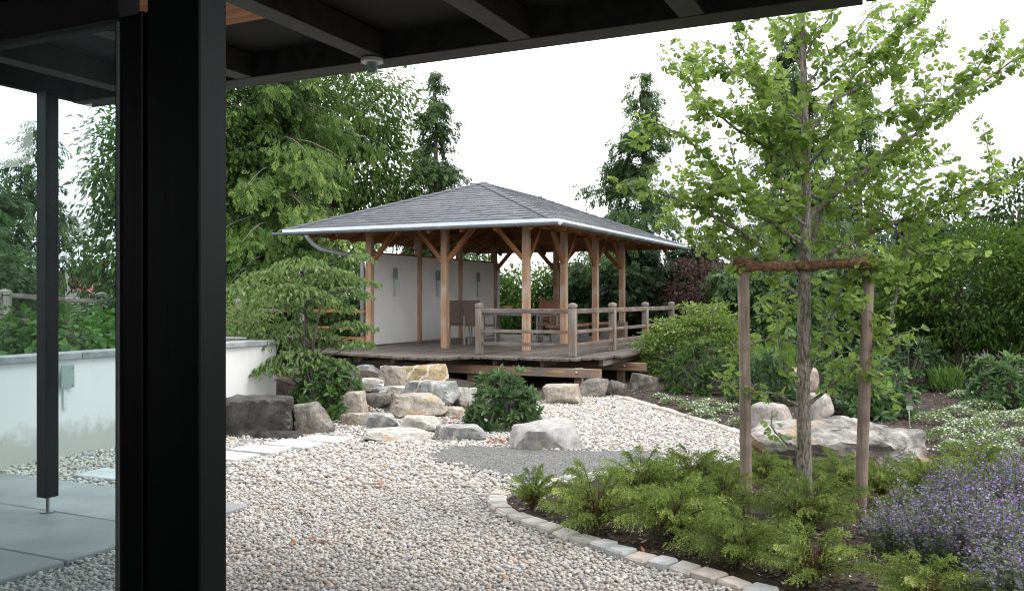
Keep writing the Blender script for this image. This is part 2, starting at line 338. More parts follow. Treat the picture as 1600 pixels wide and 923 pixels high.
# ------------------------------------------------------------------ mesh helpers
def mk_mesh(name, groups, smooth=False, mats=None, sharp=None):
    """groups: list of (V(n,3), F(m,k), tint(n)|float, material index)"""
    Vs, loops, sizes, tints, mi, off = [], [], [], [], [], 0
    for g in groups:
        V = np.asarray(g[0], np.float32); F = np.asarray(g[1], np.int32)
        t = g[2] if len(g) > 2 else 0.5
        k = g[3] if len(g) > 3 else 0
        Vs.append(V); loops.append((F + off).ravel()); sizes.append(np.full(len(F), F.shape[1], np.int32))
        tints.append(np.broadcast_to(np.asarray(t, np.float32), (len(V),))); mi.append(np.full(len(F), k, np.int32)); off += len(V)
    V = np.concatenate(Vs); L = np.concatenate(loops); S = np.concatenate(sizes); T = np.concatenate(tints); MI = np.concatenate(mi)
    me = bpy.data.meshes.new(name)
    me.vertices.add(len(V)); me.vertices.foreach_set('co', V.ravel())
    me.loops.add(len(L)); me.loops.foreach_set('vertex_index', L)
    me.polygons.add(len(S))
    st = np.zeros(len(S), np.int32); st[1:] = np.cumsum(S)[:-1]
    me.polygons.foreach_set('loop_start', st); me.polygons.foreach_set('loop_total', S)
    me.polygons.foreach_set('material_index', MI)
    me.polygons.foreach_set('use_smooth', np.full(len(S), smooth, bool))
    a = me.attributes.new('tint', 'FLOAT', 'POINT'); a.data.foreach_set('value', np.ascontiguousarray(T, np.float32))
    for m in (mats or []): me.materials.append(MATS[m])
    me.update(calc_edges=True); me.validate()
    if sharp: me.set_sharp_from_angle(angle=R_(sharp))
    return me

def tag(o, label=None, cat=None, group=None, kind=None):
    if label: o['label'] = label
    if cat: o['category'] = cat
    if group: o['group'] = group
    if kind: o['kind'] = kind
    return o
def empty(name, loc, label, cat, group=None):
    o = bpy.data.objects.new(name, None); o.location = loc; o.empty_display_size = 0.1
    COL.objects.link(o); tag(o, label, cat, group); return o
def child(name, me, parent):
    o = bpy.data.objects.new(name, me); COL.objects.link(o)
    o.parent = parent
    q = parent; loc = Vector((0, 0, 0))
    while q: loc += q.location; q = q.parent
    o.matrix_parent_inverse = Matrix.Translation(-loc)   # mesh given in world coordinates
    return o
def top(name, me, loc=(0, 0, 0)):
    o = bpy.data.objects.new(name, me); o.location = loc; COL.objects.link(o); return o
def copy_tree(root, loc, rz=0, sc=1.0, label=None, group=None):
    c = root.copy(); COL.objects.link(c)
    c.location = loc; c.rotation_euler = (0, 0, rz); c.scale = (sc, sc, sc) if not isinstance(sc, tuple) else sc
    if label: c['label'] = label
    if group: c['group'] = group
    for ch in root.children:
        k = ch.copy(); COL.objects.link(k); k.parent = c
    return c

_BOXV = None
def box_arr(mn, mx, bev=0.006):
    """box with chamfered edges, 44 triangles"""
    mn = np.array(mn, float); mx = np.array(mx, float)
    b = min(bev, 0.3 * float((mx - mn).min()))
    bm = bmesh.new()
    bmesh.ops.create_cube(bm, size=1.0)
    for v in bm.verts:
        v.co = Vector([mn[i] if v.co[i] < 0 else mx[i] for i in range(3)])
    if b > 0.0005:
        bmesh.ops.bevel(bm, geom=list(bm.edges), offset=b, segments=1, affect='EDGES')
    return bm
def bm_mesh(name, bm, mat):
    me = bpy.data.meshes.new(name); bm.to_mesh(me); bm.free(); me.materials.append(MATS[mat]); return me
def box(name, mn, mx, mat, parent, bev=0.006):
    c = [(a + b) / 2 for a, b in zip(mn, mx)]
    bm = box_arr([a - d for a, d in zip(mn, c)], [b - d for b, d in zip(mx, c)], bev)
    o = child(name, bm_mesh(name, bm, mat), parent)
    o.location = c
    return o
def beam(name, p0, p1, w, h, mat, parent, bev=0.006, up=(0, 0, 1), axis=0):
    """timber from p0 to p1 (centre line): length along the object's given axis (grain), w sideways, h upward"""
    p0 = Vector(p0); p1 = Vector(p1); d = p1 - p0; L = d.length; x = d.normalized()
    u = Vector(up); y = u.cross(x)
    if y.length < 1e-4: y = Vector((0, 1, 0)).cross(x)
    y.normalize(); z = x.cross(y)
    if axis == 0: mn, mx, M = (-L/2, -w/2, -h/2), (L/2, w/2, h/2), Matrix((x, y, z)).transposed()
    elif axis == 1: mn, mx, M = (-w/2, -L/2, -h/2), (w/2, L/2, h/2), Matrix((-y, x, z)).transposed()
    else: mn, mx, M = (-h/2, -w/2, -L/2), (h/2, w/2, L/2), Matrix((-z, y, x)).transposed()
    o = child(name, bm_mesh(name, box_arr(mn, mx, bev), mat), parent)
    o.matrix_basis = Matrix.Translation((p0 + p1) / 2) @ M.to_4x4()
    return o
def tube(pts, rad, n=6, close=True):
    P = np.asarray(pts, float); k = len(P); rad = np.broadcast_to(np.asarray(rad, float), (k,))
    T = np.gradient(P, axis=0); T /= np.linalg.norm(T, axis=1)[:, None] + 1e-9
    ref = np.array([0.31, 0.95, 0.07]) if abs(T[0] @ np.array([0.31, 0.95, 0.07])) < 0.9 else np.array([1.0, 0, 0])
    A = np.cross(T, ref); A /= np.linalg.norm(A, axis=1)[:, None] + 1e-9
    B = np.cross(T, A)
    th = np.linspace(0, 2 * np.pi, n, endpoint=False)
    V = P[:, None, :] + rad[:, None, None] * (np.cos(th)[None, :, None] * A[:, None, :] + np.sin(th)[None, :, None] * B[:, None, :])
    V = V.reshape(-1, 3)
    i = np.arange(k - 1)[:, None] * n; j = np.arange(n)[None, :]; j2 = (j + 1) % n
    F = np.stack([i + j, i + j2, i + n + j2, i + n + j], -1).reshape(-1, 4)
    if close:
        V = np.concatenate([V, P[-1:], P[:1]]); t = len(V) - 2
        jj = np.arange(n); j3 = (jj + 1) % n
        e = (k - 1) * n
        F = np.concatenate([F, np.stack([e + jj, e + j3, np.full(n, t), np.full(n, t)], -1), np.stack([j3, jj, np.full(n, t + 1), np.full(n, t + 1)], -1)])
    return V, F
def tube_tris(V, F):
    """split quads (with degenerate caps) into clean triangles"""
    a = F[:, [0, 1, 2]]; b = F[:, [0, 2, 3]]; b = b[(b[:, 1] != b[:, 2])]
    return V, np.concatenate([a, b])
def tubes(list_):
    Vs, Fs, o = [], [], 0
    for V, F in list_:
        V, F = tube_tris(V, F); Vs.append(V); Fs.append(F + o); o += len(V)
    return np.concatenate(Vs), np.concatenate(Fs)

# leaf templates: axis = local x, normal = local z, unit length
T6 = (np.array([[0, 0, 0], [0.30, 0.5, 0.10], [0.72, 0.36, 0.02], [1, 0, -0.12], [0.72, -0.36, 0.02], [0.30, -0.5, 0.10]]), np.array([[0, 3, 2, 1], [0, 5, 4, 3]]))
T4 = (np.array([[0, 0, 0], [0.45, 0.5, 0.05], [1, 0, -0.05], [0.45, -0.5, 0.05]]), np.array([[0, 3, 2, 1]]))
_an = np.radians([-56, -30, -4, 4, 30, 56]); _ra = np.array([0.86, 1.0, 0.90, 0.90, 1.0, 0.86])
TFAN = (np.concatenate([[[0, 0, 0]], np.stack([_ra * np.cos(_an), _ra * np.sin(_an), np.array([0.10, -0.02, 0.08, 0.08, -0.02, 0.10])], 1)]),
        np.array([[0, i, i + 1] for i in range(1, 6) if i != 3]))
def _spray():
    V, F = [], []
    for k, (x0, sgn) in enumerate(((0.02, 1), (0.16, -1), (0.34, 1), (0.50, -1), (0.66, 1), (0.62, 0))):
        ln = 0.62 * (1 - 0.45 * x0); a = 0.62 * sgn; b = np.array([x0, 0, -0.22 * x0 * x0]); d = np.array([math.cos(a), math.sin(a), -0.30]) * ln
        n = np.array([-math.sin(a), math.cos(a), 0]) * 0.085
        V += [b, b + d * 0.5 + n, b + d, b + d * 0.5 - n]; F.append([4 * k, 4 * k + 3, 4 * k + 2, 4 * k + 1])
    return np.array(V), np.array(F)
TSPRAY = _spray()
def nrm(a): return a / (np.linalg.norm(a, axis=-1, keepdims=True) + 1e-9)
def leaves(tpl, pos, axis, up, size, width, tint):
    tv, tf = tpl; n = len(pos)
    x = nrm(axis); y = nrm(np.cross(up, x)); z = np.cross(x, y)
    size = np.broadcast_to(np.asarray(size, float), (n,)); width = np.broadcast_to(np.asarray(width, float), (n,))
    V = pos[:, None, :] + tv[None, :, 0:1] * (x * size[:, None])[:, None, :] + tv[None, :, 1:2] * (y * width[:, None])[:, None, :] + tv[None, :, 2:3] * (z * size[:, None])[:, None, :]
    F = tf[None] + (np.arange(n) * len(tv))[:, None, None]
    T = np.repeat(np.clip(np.broadcast_to(np.asarray(tint, float), (n,)), 0, 1), len(tv))
    return V.reshape(-1, 3), F.reshape(-1, tf.shape[1]), T
def rand_unit(rng, n):
    v = rng.normal(size=(n, 3)); return nrm(v)

# ------------------------------------------------------------------ terrain
BED_EDGE_PX = [(1250, 950), (1159, 923), (1123, 912), (1082, 899.5), (1046, 890), (1007, 880), (974, 870), (944, 860), (911, 849.5), (881, 840.5), (859, 832.5), (834, 824),
               (815, 816), (798, 809), (787, 802), (779, 795), (775, 788), (777, 781), (786, 775), (803, 770), (830, 764), (865, 758), (905, 752), (950, 747), (1000, 741), (1055, 735), (1110, 729), (1165, 722)]
def poly_xy(px): return np.array([G(x, y)[:2] for x, y in px])
BED_EDGE = poly_xy(BED_EDGE_PX)
FAR_EDGE_PX = [(962, 622), (985, 627.5), (1010, 635), (1036, 643.5), (1062, 652), (1090, 660), (1118, 668.5), (1146, 677), (1172, 686)]
FAR_EDGE = poly_xy(FAR_EDGE_PX)
GRAVEL = np.concatenate([BED_EDGE, FAR_EDGE[::-1], poly_xy([(935, 618), (880, 622), (800, 640), (740, 655), (690, 640), (640, 640), (560, 655), (530, 660), (440, 668), (330, 668)]),
                         [(-7.78, 7.9), (-7.78, 1.0), (1.2, 1.0)]])
def inpoly(P, poly):
    x, y = P[:, 0], P[:, 1]; ins = np.zeros(len(P), bool); j = len(poly) - 1
    for i in range(len(poly)):
        xi, yi = poly[i]; xj, yj = poly[j]
        c = ((yi > y) != (yj > y)) & (x < (xj - xi) * (y - yi) / (yj - yi + 1e-12) + xi)
        ins ^= c; j = i
    return ins
def polydist(P, line):
    d = np.full(len(P), 1e9)
    for a, b in zip(line[:-1], line[1:]):
        ab = b - a; t = np.clip(((P - a) @ ab) / (ab @ ab), 0, 1)
        d = np.minimum(d, np.linalg.norm(P - a - t[:, None] * ab, axis=1))
    return d
SA, SB = np.array([-5.5, 8.2]), np.array([-7.7, 12.6])
def height(P):
    P = np.asarray(P, float).reshape(-1, 2); X, Y = P[:, 0], P[:, 1]
    ax = SB - SA; t = ((P - SA) @ ax) / (ax @ ax); lat = (P - SA) @ np.array([-ax[1], ax[0]]) / np.linalg.norm(ax)
    h = 0.27 * sstep(0.12, 0.95, t) * np.exp(-(lat / 1.15) ** 2) * (1 - sstep(1.0, 1.6, t))
    h = np.maximum(h, 0.40 * np.exp(-(((X + 7.5) / 0.75) ** 2 + ((Y - 9.9) / 0.85) ** 2)))
    h = np.maximum(h, 0.45 * sstep(-7.80, -7.98, X) * (1 - 0.8 * sstep(11.5, 13.0, Y)))
    far = sstep(14, 40, np.hypot(X, Y)); h = h + far * (-0.4)
    gr = inpoly(P, GRAVEL)
    bed = (~gr) & (X > -5.2 + 0.0 * Y) & (Y < 30)
    dist = np.minimum(polydist(P, BED_EDGE), polydist(P, FAR_EDGE))
    h = h + np.where(bed, 0.05 * sstep(0.02, 0.25, dist) + 0.014 * (np.sin(X * 1.7 + 0.4) * np.sin(Y * 1.3)) * sstep(0.3, 1.5, dist), 0)
    h = h + 0.006 * np.sin(X * 9.1 + Y * 3.3) * np.sin(Y * 7.7 - X * 2.1)
    return h
def H(x, y): return float(height([[x, y]])[0])
def GH(x, y):
    """photo pixel to a point on the ground surface"""
    z = 0.0
    for _ in range(6):
        a, b, _z = G(x, y, z); z = 0.5 * z + 0.5 * H(a, b)
    a, b, _z = G(x, y, z); return a, b, H(a, b)

def build_ground():
    def axis(lo, hi, a, b, st):
        mid = np.arange(a, b + 1e-6, st)
        l = []; v = a; s = st
        while v > lo: s *= 1.6; v -= s; l.append(v)
        r = []; v = b; s = st
        while v < hi: s *= 1.6; v += s; r.append(v)
        return np.array(l[::-1] + list(mid) + r)
    xs = axis(-900, 900, -12.5, 7.5, 0.13); ys = axis(-900, 900, 1.0, 19.0, 0.13)
    Xg, Yg = np.meshgrid(xs, ys); P = np.stack([Xg.ravel(), Yg.ravel()], 1)
    Z = np.empty(len(P))
    for i in range(0, len(P), 20000): Z[i:i + 20000] = height(P[i:i + 20000])
    V = np.column_stack([P, Z]); nx, ny = len(xs), len(ys)
    i = np.arange(ny - 1)[:, None] * nx + np.arange(nx - 1)[None, :]
    F = np.stack([i, i + 1, i + nx + 1, i + nx], -1).reshape(-1, 4)
    o = top('ground', mk_mesh('ground', [(V, F)], True, ['soil']))
    tag(o, 'dark brown mulched garden soil under all the planting', 'ground', kind='structure')
build_ground()

def sheet(name, poly, step, lift, mat):
    mn, mx = poly.min(0), poly.max(0)
    xs = np.arange(mn[0], mx[0] + step, step); ys = np.arange(mn[1], mx[1] + step, step)
    Xg, Yg = np.meshgrid(xs, ys); P = np.stack([Xg.ravel(), Yg.ravel()], 1); nx, ny = len(xs), len(ys)
    i = (np.arange(ny - 1)[:, None] * nx + np.arange(nx - 1)[None, :]).ravel()
    cen = P[i] + step / 2
    i = i[inpoly(cen, poly)]
    F = np.stack([i, i + 1, i + nx + 1, i + nx], -1)
    used, inv = np.unique(F, return_inverse=True); F = inv.reshape(F.shape); P = P[used]
    return top(name, mk_mesh(name, [(np.column_stack([P, height(P) + lift]), F)], True, [mat]))
tag(sheet('gravel_path', GRAVEL, 0.08, 0.006, 'gravel_base'), 'sandy bed under the loose pebbles of the garden path', 'path', kind='structure')
GRIT = poly_xy([(664, 717), (676, 706), (700, 700), (740, 698), (800, 701), (850, 704), (930, 706), (1005, 707.5), (1040, 709), (1046, 713), (1030, 722), (990, 735), (950, 744), (905, 749), (865, 755), (830, 760), (805, 753), (771, 745), (735, 735), (700, 727), (672, 722)])
tag(sheet('grit_patch', GRIT, 0.035, 0.022, 'grit'), 'patch of fine grey grit between pebbles and junipers', 'grit', kind='structure')

ICO_V, ICO_F = None, None
def ico(sub):
    bm = bmesh.new(); bmesh.ops.create_icosphere(bm, subdivisions=sub, radius=1.0)
    V = np.array([v.co[:] for v in bm.verts]); F = np.array([[v.index for v in f.verts] for f in bm.faces]); bm.free(); return V, F
ICO_V, ICO_F = ico(1)
SLABS_XY = []   # rectangles kept free of pebbles
def pebbles(rng, P, size, base):
    n = len(P)
    a = size * rng.uniform(0.50, 1.45, n) * np.where(rng.random(n) < 0.06, 1.45, 1); b = a * rng.uniform(0.62, 0.95, n); c = a * rng.uniform(0.42, 0.75, n)
    V = ICO_V[None] * (1 + rng.uniform(-0.10, 0.10, (n, 12, 1)))
    V = V * np.stack([a, b, c], 1)[:, None, :]
    th = rng.uniform(0, 2 * np.pi, n); ti = rng.normal(0, 0.32, n)
    V = np.stack([V[..., 0] * np.cos(ti)[:, None] - V[..., 2] * np.sin(ti)[:, None], V[..., 1], V[..., 0] * np.sin(ti)[:, None] + V[..., 2] * np.cos(ti)[:, None]], -1)
    V = np.stack([V[..., 0] * np.cos(th)[:, None] - V[..., 1] * np.sin(th)[:, None], V[..., 0] * np.sin(th)[:, None] + V[..., 1] * np.cos(th)[:, None], V[..., 2]], -1)
    z = height(P) + base + rng.uniform(0, 1, n) ** 1.5 * size * 1.1
    V = V + np.column_stack([P, z])[:, None, :]
    F = ICO_F[None] + (np.arange(n) * 12)[:, None, None]
    u = rng.random(n); t = np.where(u < 0.90, np.clip(rng.normal(0.52, 0.17, n), 0, 0.78), np.where(u < 0.945, rng.uniform(0.78, 0.92, n), rng.uniform(0.93, 1, n)))
    pat = 0.5 * np.sin(P[:, 0] * 2.3 + 1.1 * np.sin(P[:, 1] * 1.7)) + 0.5 * np.sin(P[:, 1] * 3.1 + 1.3 * np.sin(P[:, 0] * 2.6)) + 0.35 * np.sin(P[:, 0] * 7.1 + P[:, 1] * 5.3)
    t = np.where(t < 0.78, np.clip(t + 0.055 * pat, 0, 0.78), t)
    return V.reshape(-1, 3), F.reshape(-1, 3), np.repeat(t, 12)
def build_pebbles(slabs):
    rng = np.random.default_rng(5)
    mn, mx = GRAVEL.min(0), GRAVEL.max(0)
    groups = []
    for d0, d1, st in ((3.0, 7.3, 0.0240), (7.3, 16.5, 0.0340)):
        xs = np.arange(mn[0], mx[0], st); ys = np.arange(mn[1], mx[1], st)
        P = np.stack(np.meshgrid(xs, ys), -1).reshape(-1, 2); P = P + rng.uniform(-0.5, 0.5, P.shape) * st
        d = P @ FW; l = P @ RT; px = 800 + FPX * l / np.maximum(d, 0.1)
        k = (d >= d0) & (d < d1) & (px > -220) & (px < 1330)
        py = HOR + FPX * EYE / np.maximum(d, 0.1)
        k &= py < 1010
        P = P[k]
        P = P[inpoly(P, GRAVEL)]
        gi = inpoly(P, GRIT); P = P[~gi | ((polydist(P, np.vstack([GRIT, GRIT[:1]])) < 0.07) & (rng.random(len(P)) < 0.6))]
        for (x0, x1, y0, y1) in slabs:
            P = P[~((P[:, 0] > x0) & (P[:, 0] < x1) & (P[:, 1] > y0) & (P[:, 1] < y1))]
        groups.append(pebbles(rng, P, st * 0.60, 0.008))
    o = top('pebbles', mk_mesh('pebbles', groups, True, ['pebble']))
    tag(o, 'loose pale rounded pebbles covering the garden path', 'pebbles', kind='stuff')
    print('PEBBLES', sum(len(g[1]) for g in groups))

# ------------------------------------------------------------------ slabs, edging
def slab_thing(name, x0, x1, y0, y1, z0, z1, mat, label, cat, group=None, rz=0, parent=None):
    c = ((x0 + x1) / 2, (y0 + y1) / 2, z0)
    bm = box_arr((x0 - c[0], y0 - c[1], 0), (x1 - c[0], y1 - c[1], z1 - z0), 0.008)
    me = bm_mesh(name, bm, mat)
    if parent is not None:
        o = child(name, me, parent); o.location = c
    else:
        o = top(name, me, c); tag(o, label, cat, group)
    o.rotation_euler = (0, 0, rz)
    SLABS_XY.append((x0, x1, y0, y1)); return o
_steps = [(-6.06, 7.90, 'pale square stepping slab nearest the rock steps'), (-6.12, 7.47, 'second pale stepping slab counted from the rock steps'),
          (-6.22, 7.05, 'third pale stepping slab from the rock steps, its grey edge showing'), (-6.27, 6.62, 'pale stepping slab half hidden behind the black door post'),
          (-6.55, 5.50, 'single pale stepping slab seen through the glass by the white wall')]
for i, (x, y, lb) in enumerate(_steps):
    w = 0.27; dp = 0.175
    zz = H(x, y)
    slab_thing('stepping_slab', x - w, x + w, y - dp, y + dp, zz - 0.02, zz + 0.048, 'slab', lb, 'paving slab', 'stepping slabs on the pebbles', rz=R_([4, -3, 2, 0, 3][i]))
terr = empty('terrace', (-6, 4.2, 0), 'grey concrete slab terrace seen through the glass beside the black pin-footed post', 'terrace')
for y0 in (2.0, 2.78, 3.56, 4.34):
    slab_thing('paving_slab', -7.42, -4.62, y0 + 0.006, y0 + 0.774, -0.02, 0.045, 'terrace_slab', None, None, parent=terr)

def edging(name, line, w, length, hgt, mats, label, inner_shift=0.0, lift=0.0):
    base = line[0]
    e = empty(name, (base[0], base[1], 0), label, 'stone edging')
    rng = random.Random(4)
    # resample the line
    seg = np.linalg.norm(np.diff(line, axis=0), axis=1); s = np.concatenate([[0], np.cumsum(seg)])
    L = s[-1]; pos = 0.0
    while pos < L - 0.05:
        ln = length * rng.uniform(0.85, 1.12)
        m = min(pos + ln / 2, L)
        x = np.interp(m, s, line[:, 0]); y = np.interp(m, s, line[:, 1])
        x2 = np.interp(min(m + 0.04, L), s, line[:, 0]); y2 = np.interp(min(m + 0.04, L), s, line[:, 1])
        x1 = np.interp(max(m - 0.04, 0), s, line[:, 0]); y1 = np.interp(max(m - 0.04, 0), s, line[:, 1])
        a = math.atan2(y2 - y1, x2 - x1)
        bm = box_arr((-ln / 2 + 0.006, -w / 2, -0.08), (ln / 2 - 0.006, w / 2, hgt), 0.014)
        for v in bm.verts:
            v.co += Vector([rng.uniform(-0.006, 0.006) for _ in range(3)])
        o = child('cobblestone', bm_mesh('cobblestone', bm, rng.choice(mats)), e)
        o.location = (x, y, rng.uniform(-0.006, 0.008) + lift); o.rotation_euler = (rng.uniform(-.03, .03), rng.uniform(-.03, .03), a + rng.uniform(-.05, .05))
        pos += ln
    return e
edging('stone_edging', BED_EDGE, 0.145, 0.17, 0.052, ['cobble_a', 'cobble_a', 'cobble_b', 'cobble_c'], 'curved row of pale cobblestones edging the juniper bed')
edging('stone_edging', FAR_EDGE, 0.10, 0.34, 0.060, ['cobble_a', 'cobble_c', 'cobble_a'], 'thin straight row of pale stones between the far pebbles and the flowering ground cover')

build_pebbles(SLABS_XY)

# mulch chips and fallen leaves
def scatter_flat(name, rng, P, size, mat, label, cat, tint, lift=0.004):
    n = len(P); z = height(P) + lift
    az = rng.uniform(0, 2 * np.pi, n)
    ax = np.stack([np.cos(az), np.sin(az), rng.normal(0, 0.25, n)], 1); up = np.stack([rng.normal(0, .3, n), rng.normal(0, .3, n), np.ones(n)], 1)
    sz = size * rng.uniform(0.5, 1.5, n)
    V, F, T = leaves(T4, np.column_stack([P, z]), ax, up, sz, sz * rng.uniform(0.35, 0.8, n), tint)
    o = top(name, mk_mesh(name, [(V, F, T)], False, [mat])); tag(o, label, cat, kind='stuff')
rng = np.random.default_rng(8)
P = np.stack([rng.uniform(-5.2, 6, 150000), rng.uniform(4, 16, 150000)], 1)
_d = P @ FW; _px = 800 + FPX * (P @ RT) / _d
P = P[(_d > 4.4) & (_px > 740) & (_px < 1640) & (rng.random(len(P)) < np.clip(7.0 / _d, 0, 1) ** 2)]
P = P[~inpoly(P, GRAVEL)]; P = P[polydist(P, BED_EDGE) > 0.09]
scatter_flat('bark_mulch', rng, P, 0.030, 'chip', 'dark bark chips and pale bits strewn over the planting bed', 'mulch', np.where(rng.random(len(P)) < 0.05, rng.uniform(0.92, 1, len(P)), rng.uniform(0, 0.88, len(P))))
lf = []
for (x, y, sx, sy, n) in ((705, 668, 22, 5, 90), (790, 694, 22, 4, 70), (560, 642, 20, 6, 30), (720, 655, 14, 8, 40), (520, 668, 14, 5, 20), (1060, 640, 40, 10, 14), (1390, 640, 30, 10, 30), (860, 650, 20, 8, 10), (600, 760, 150, 45, 26), (520, 850, 120, 40, 18), (1000, 860, 90, 20, 10)):
    for _ in range(n):
        a = GH(x + rng.normal(0, sx * 0.6), y + rng.normal(0, sy * 0.7)); lf.append(a[:2])
scatter_flat('fallen_leaves', rng, np.array(lf), 0.05, 'dead_leaf', 'rust red fallen leaves lying among the rocks and pebbles', 'fallen leaves', rng.random(len(lf)), 0.035)

# ------------------------------------------------------------------ rocks
def rock(x0, x1, yt, yb, mat, label, seed, z0=None, depth=0.7, boxy=4.0, cuts=9, sub=4, flat_top=False, rough=0.032, name='boulder', yaw=0.0, group=None):
    rng = np.random.default_rng(seed)
    xc = (x0 + x1) / 2
    if z0 is None: gx, gy, zz = GH(xc, yb)
    else: gx, gy, zz = G(xc, yb, z0)
    d = gx * FW[0] + gy * FW[1]
    w = (x1 - x0) / FPX * d; dp = w * depth
    fz = (d + 0.40 * dp) / d
    w *= fz; h = (EYE - zz) * (1 - (yt - HOR) / (yb - HOR) * (1 + (fz - 1) * 0.6))
    U0, F = ico(sub)
    pl_ = [((0, 0, 1), 0.80)] if flat_top else [((rng.normal(0, .16), rng.normal(0, .16), 1), 0.86)]
    nsd = 4 if boxy >= 4 else 6
    a0 = rng.normal(-YAW * 0 - 1.571, 0.22)
    for k in range(nsd): pl_.append(((math.cos(a0 + k * 6.283 / nsd + rng.normal(0, .16)), math.sin(a0 + k * 6.283 / nsd + rng.normal(0, .16)), rng.normal(0.04, 0.16)), rng.uniform(0.74, 0.86)))
    for k in range(max(4, cuts // 2 + 1)):
        n = rand_unit(rng, 1)[0]; n[2] = abs(n[2]) * (0.6 if flat_top else 1.0) - 0.05; pl_.append((n, rng.uniform(0.88, 1.10)))
    for k in range(3): pl_.append(((rng.normal(0, .5), rng.normal(0, .5), -1), 0.9))
    N = nrm(np.array([p[0] for p in pl_], float)); Cc = np.array([p[1] for p in pl_])
    dt = np.maximum(U0 @ N.T, 1e-3)
    q_ = Cc[None] / dt; sh_ = 70.0 if boxy >= 3 else 9.0
    rr_ = np.minimum((q_ ** -sh_).sum(1) ** (-1 / sh_), 1.30)
    V = U0 * rr_[:, None]
    V = V / np.abs(V).max(0)
    V = V * np.array([w / 2, dp / 2, h * 0.62])
    off = Vector((seed * 3.7, seed * 1.3, 0))
    sc = 2.2 / max(w, h)
    dn = np.empty((len(V), 3)); 
    for i, v in enumerate(V):
        p = Vector(v) * sc + off
        q = mnoise.noise_vector(Vector((p.x * 1.3, p.y * 1.3, p.z * 2.6))) * 1.0 + mnoise.noise_vector(p * 3.5) * 0.60 + mnoise.noise_vector(p * 9.0) * 0.25 + mnoise.noise_vector(p * 19.0) * 0.10
        dn[i] = q
    V = V + dn * rough * max(w, h) * np.array([1, 1, 0.6])
    V[:, 2] += h - V[:, 2].max()
    c, s = math.cos(yaw + YAW), math.sin(yaw + YAW)
    V = np.stack([V[:, 0] * c - V[:, 1] * s, V[:, 0] * s + V[:, 1] * c, V[:, 2]], 1)
    # base front edge sits at the measured point, body lies behind it
    loc = np.array([gx, gy, zz]) + np.append(FW * dp * 0.42, 0)
    o = top(name, mk_mesh(name, [(V, F)], True, [mat], sharp=26 if boxy >= 3 else 60), loc); tag(o, label, 'rock', group)
    return o
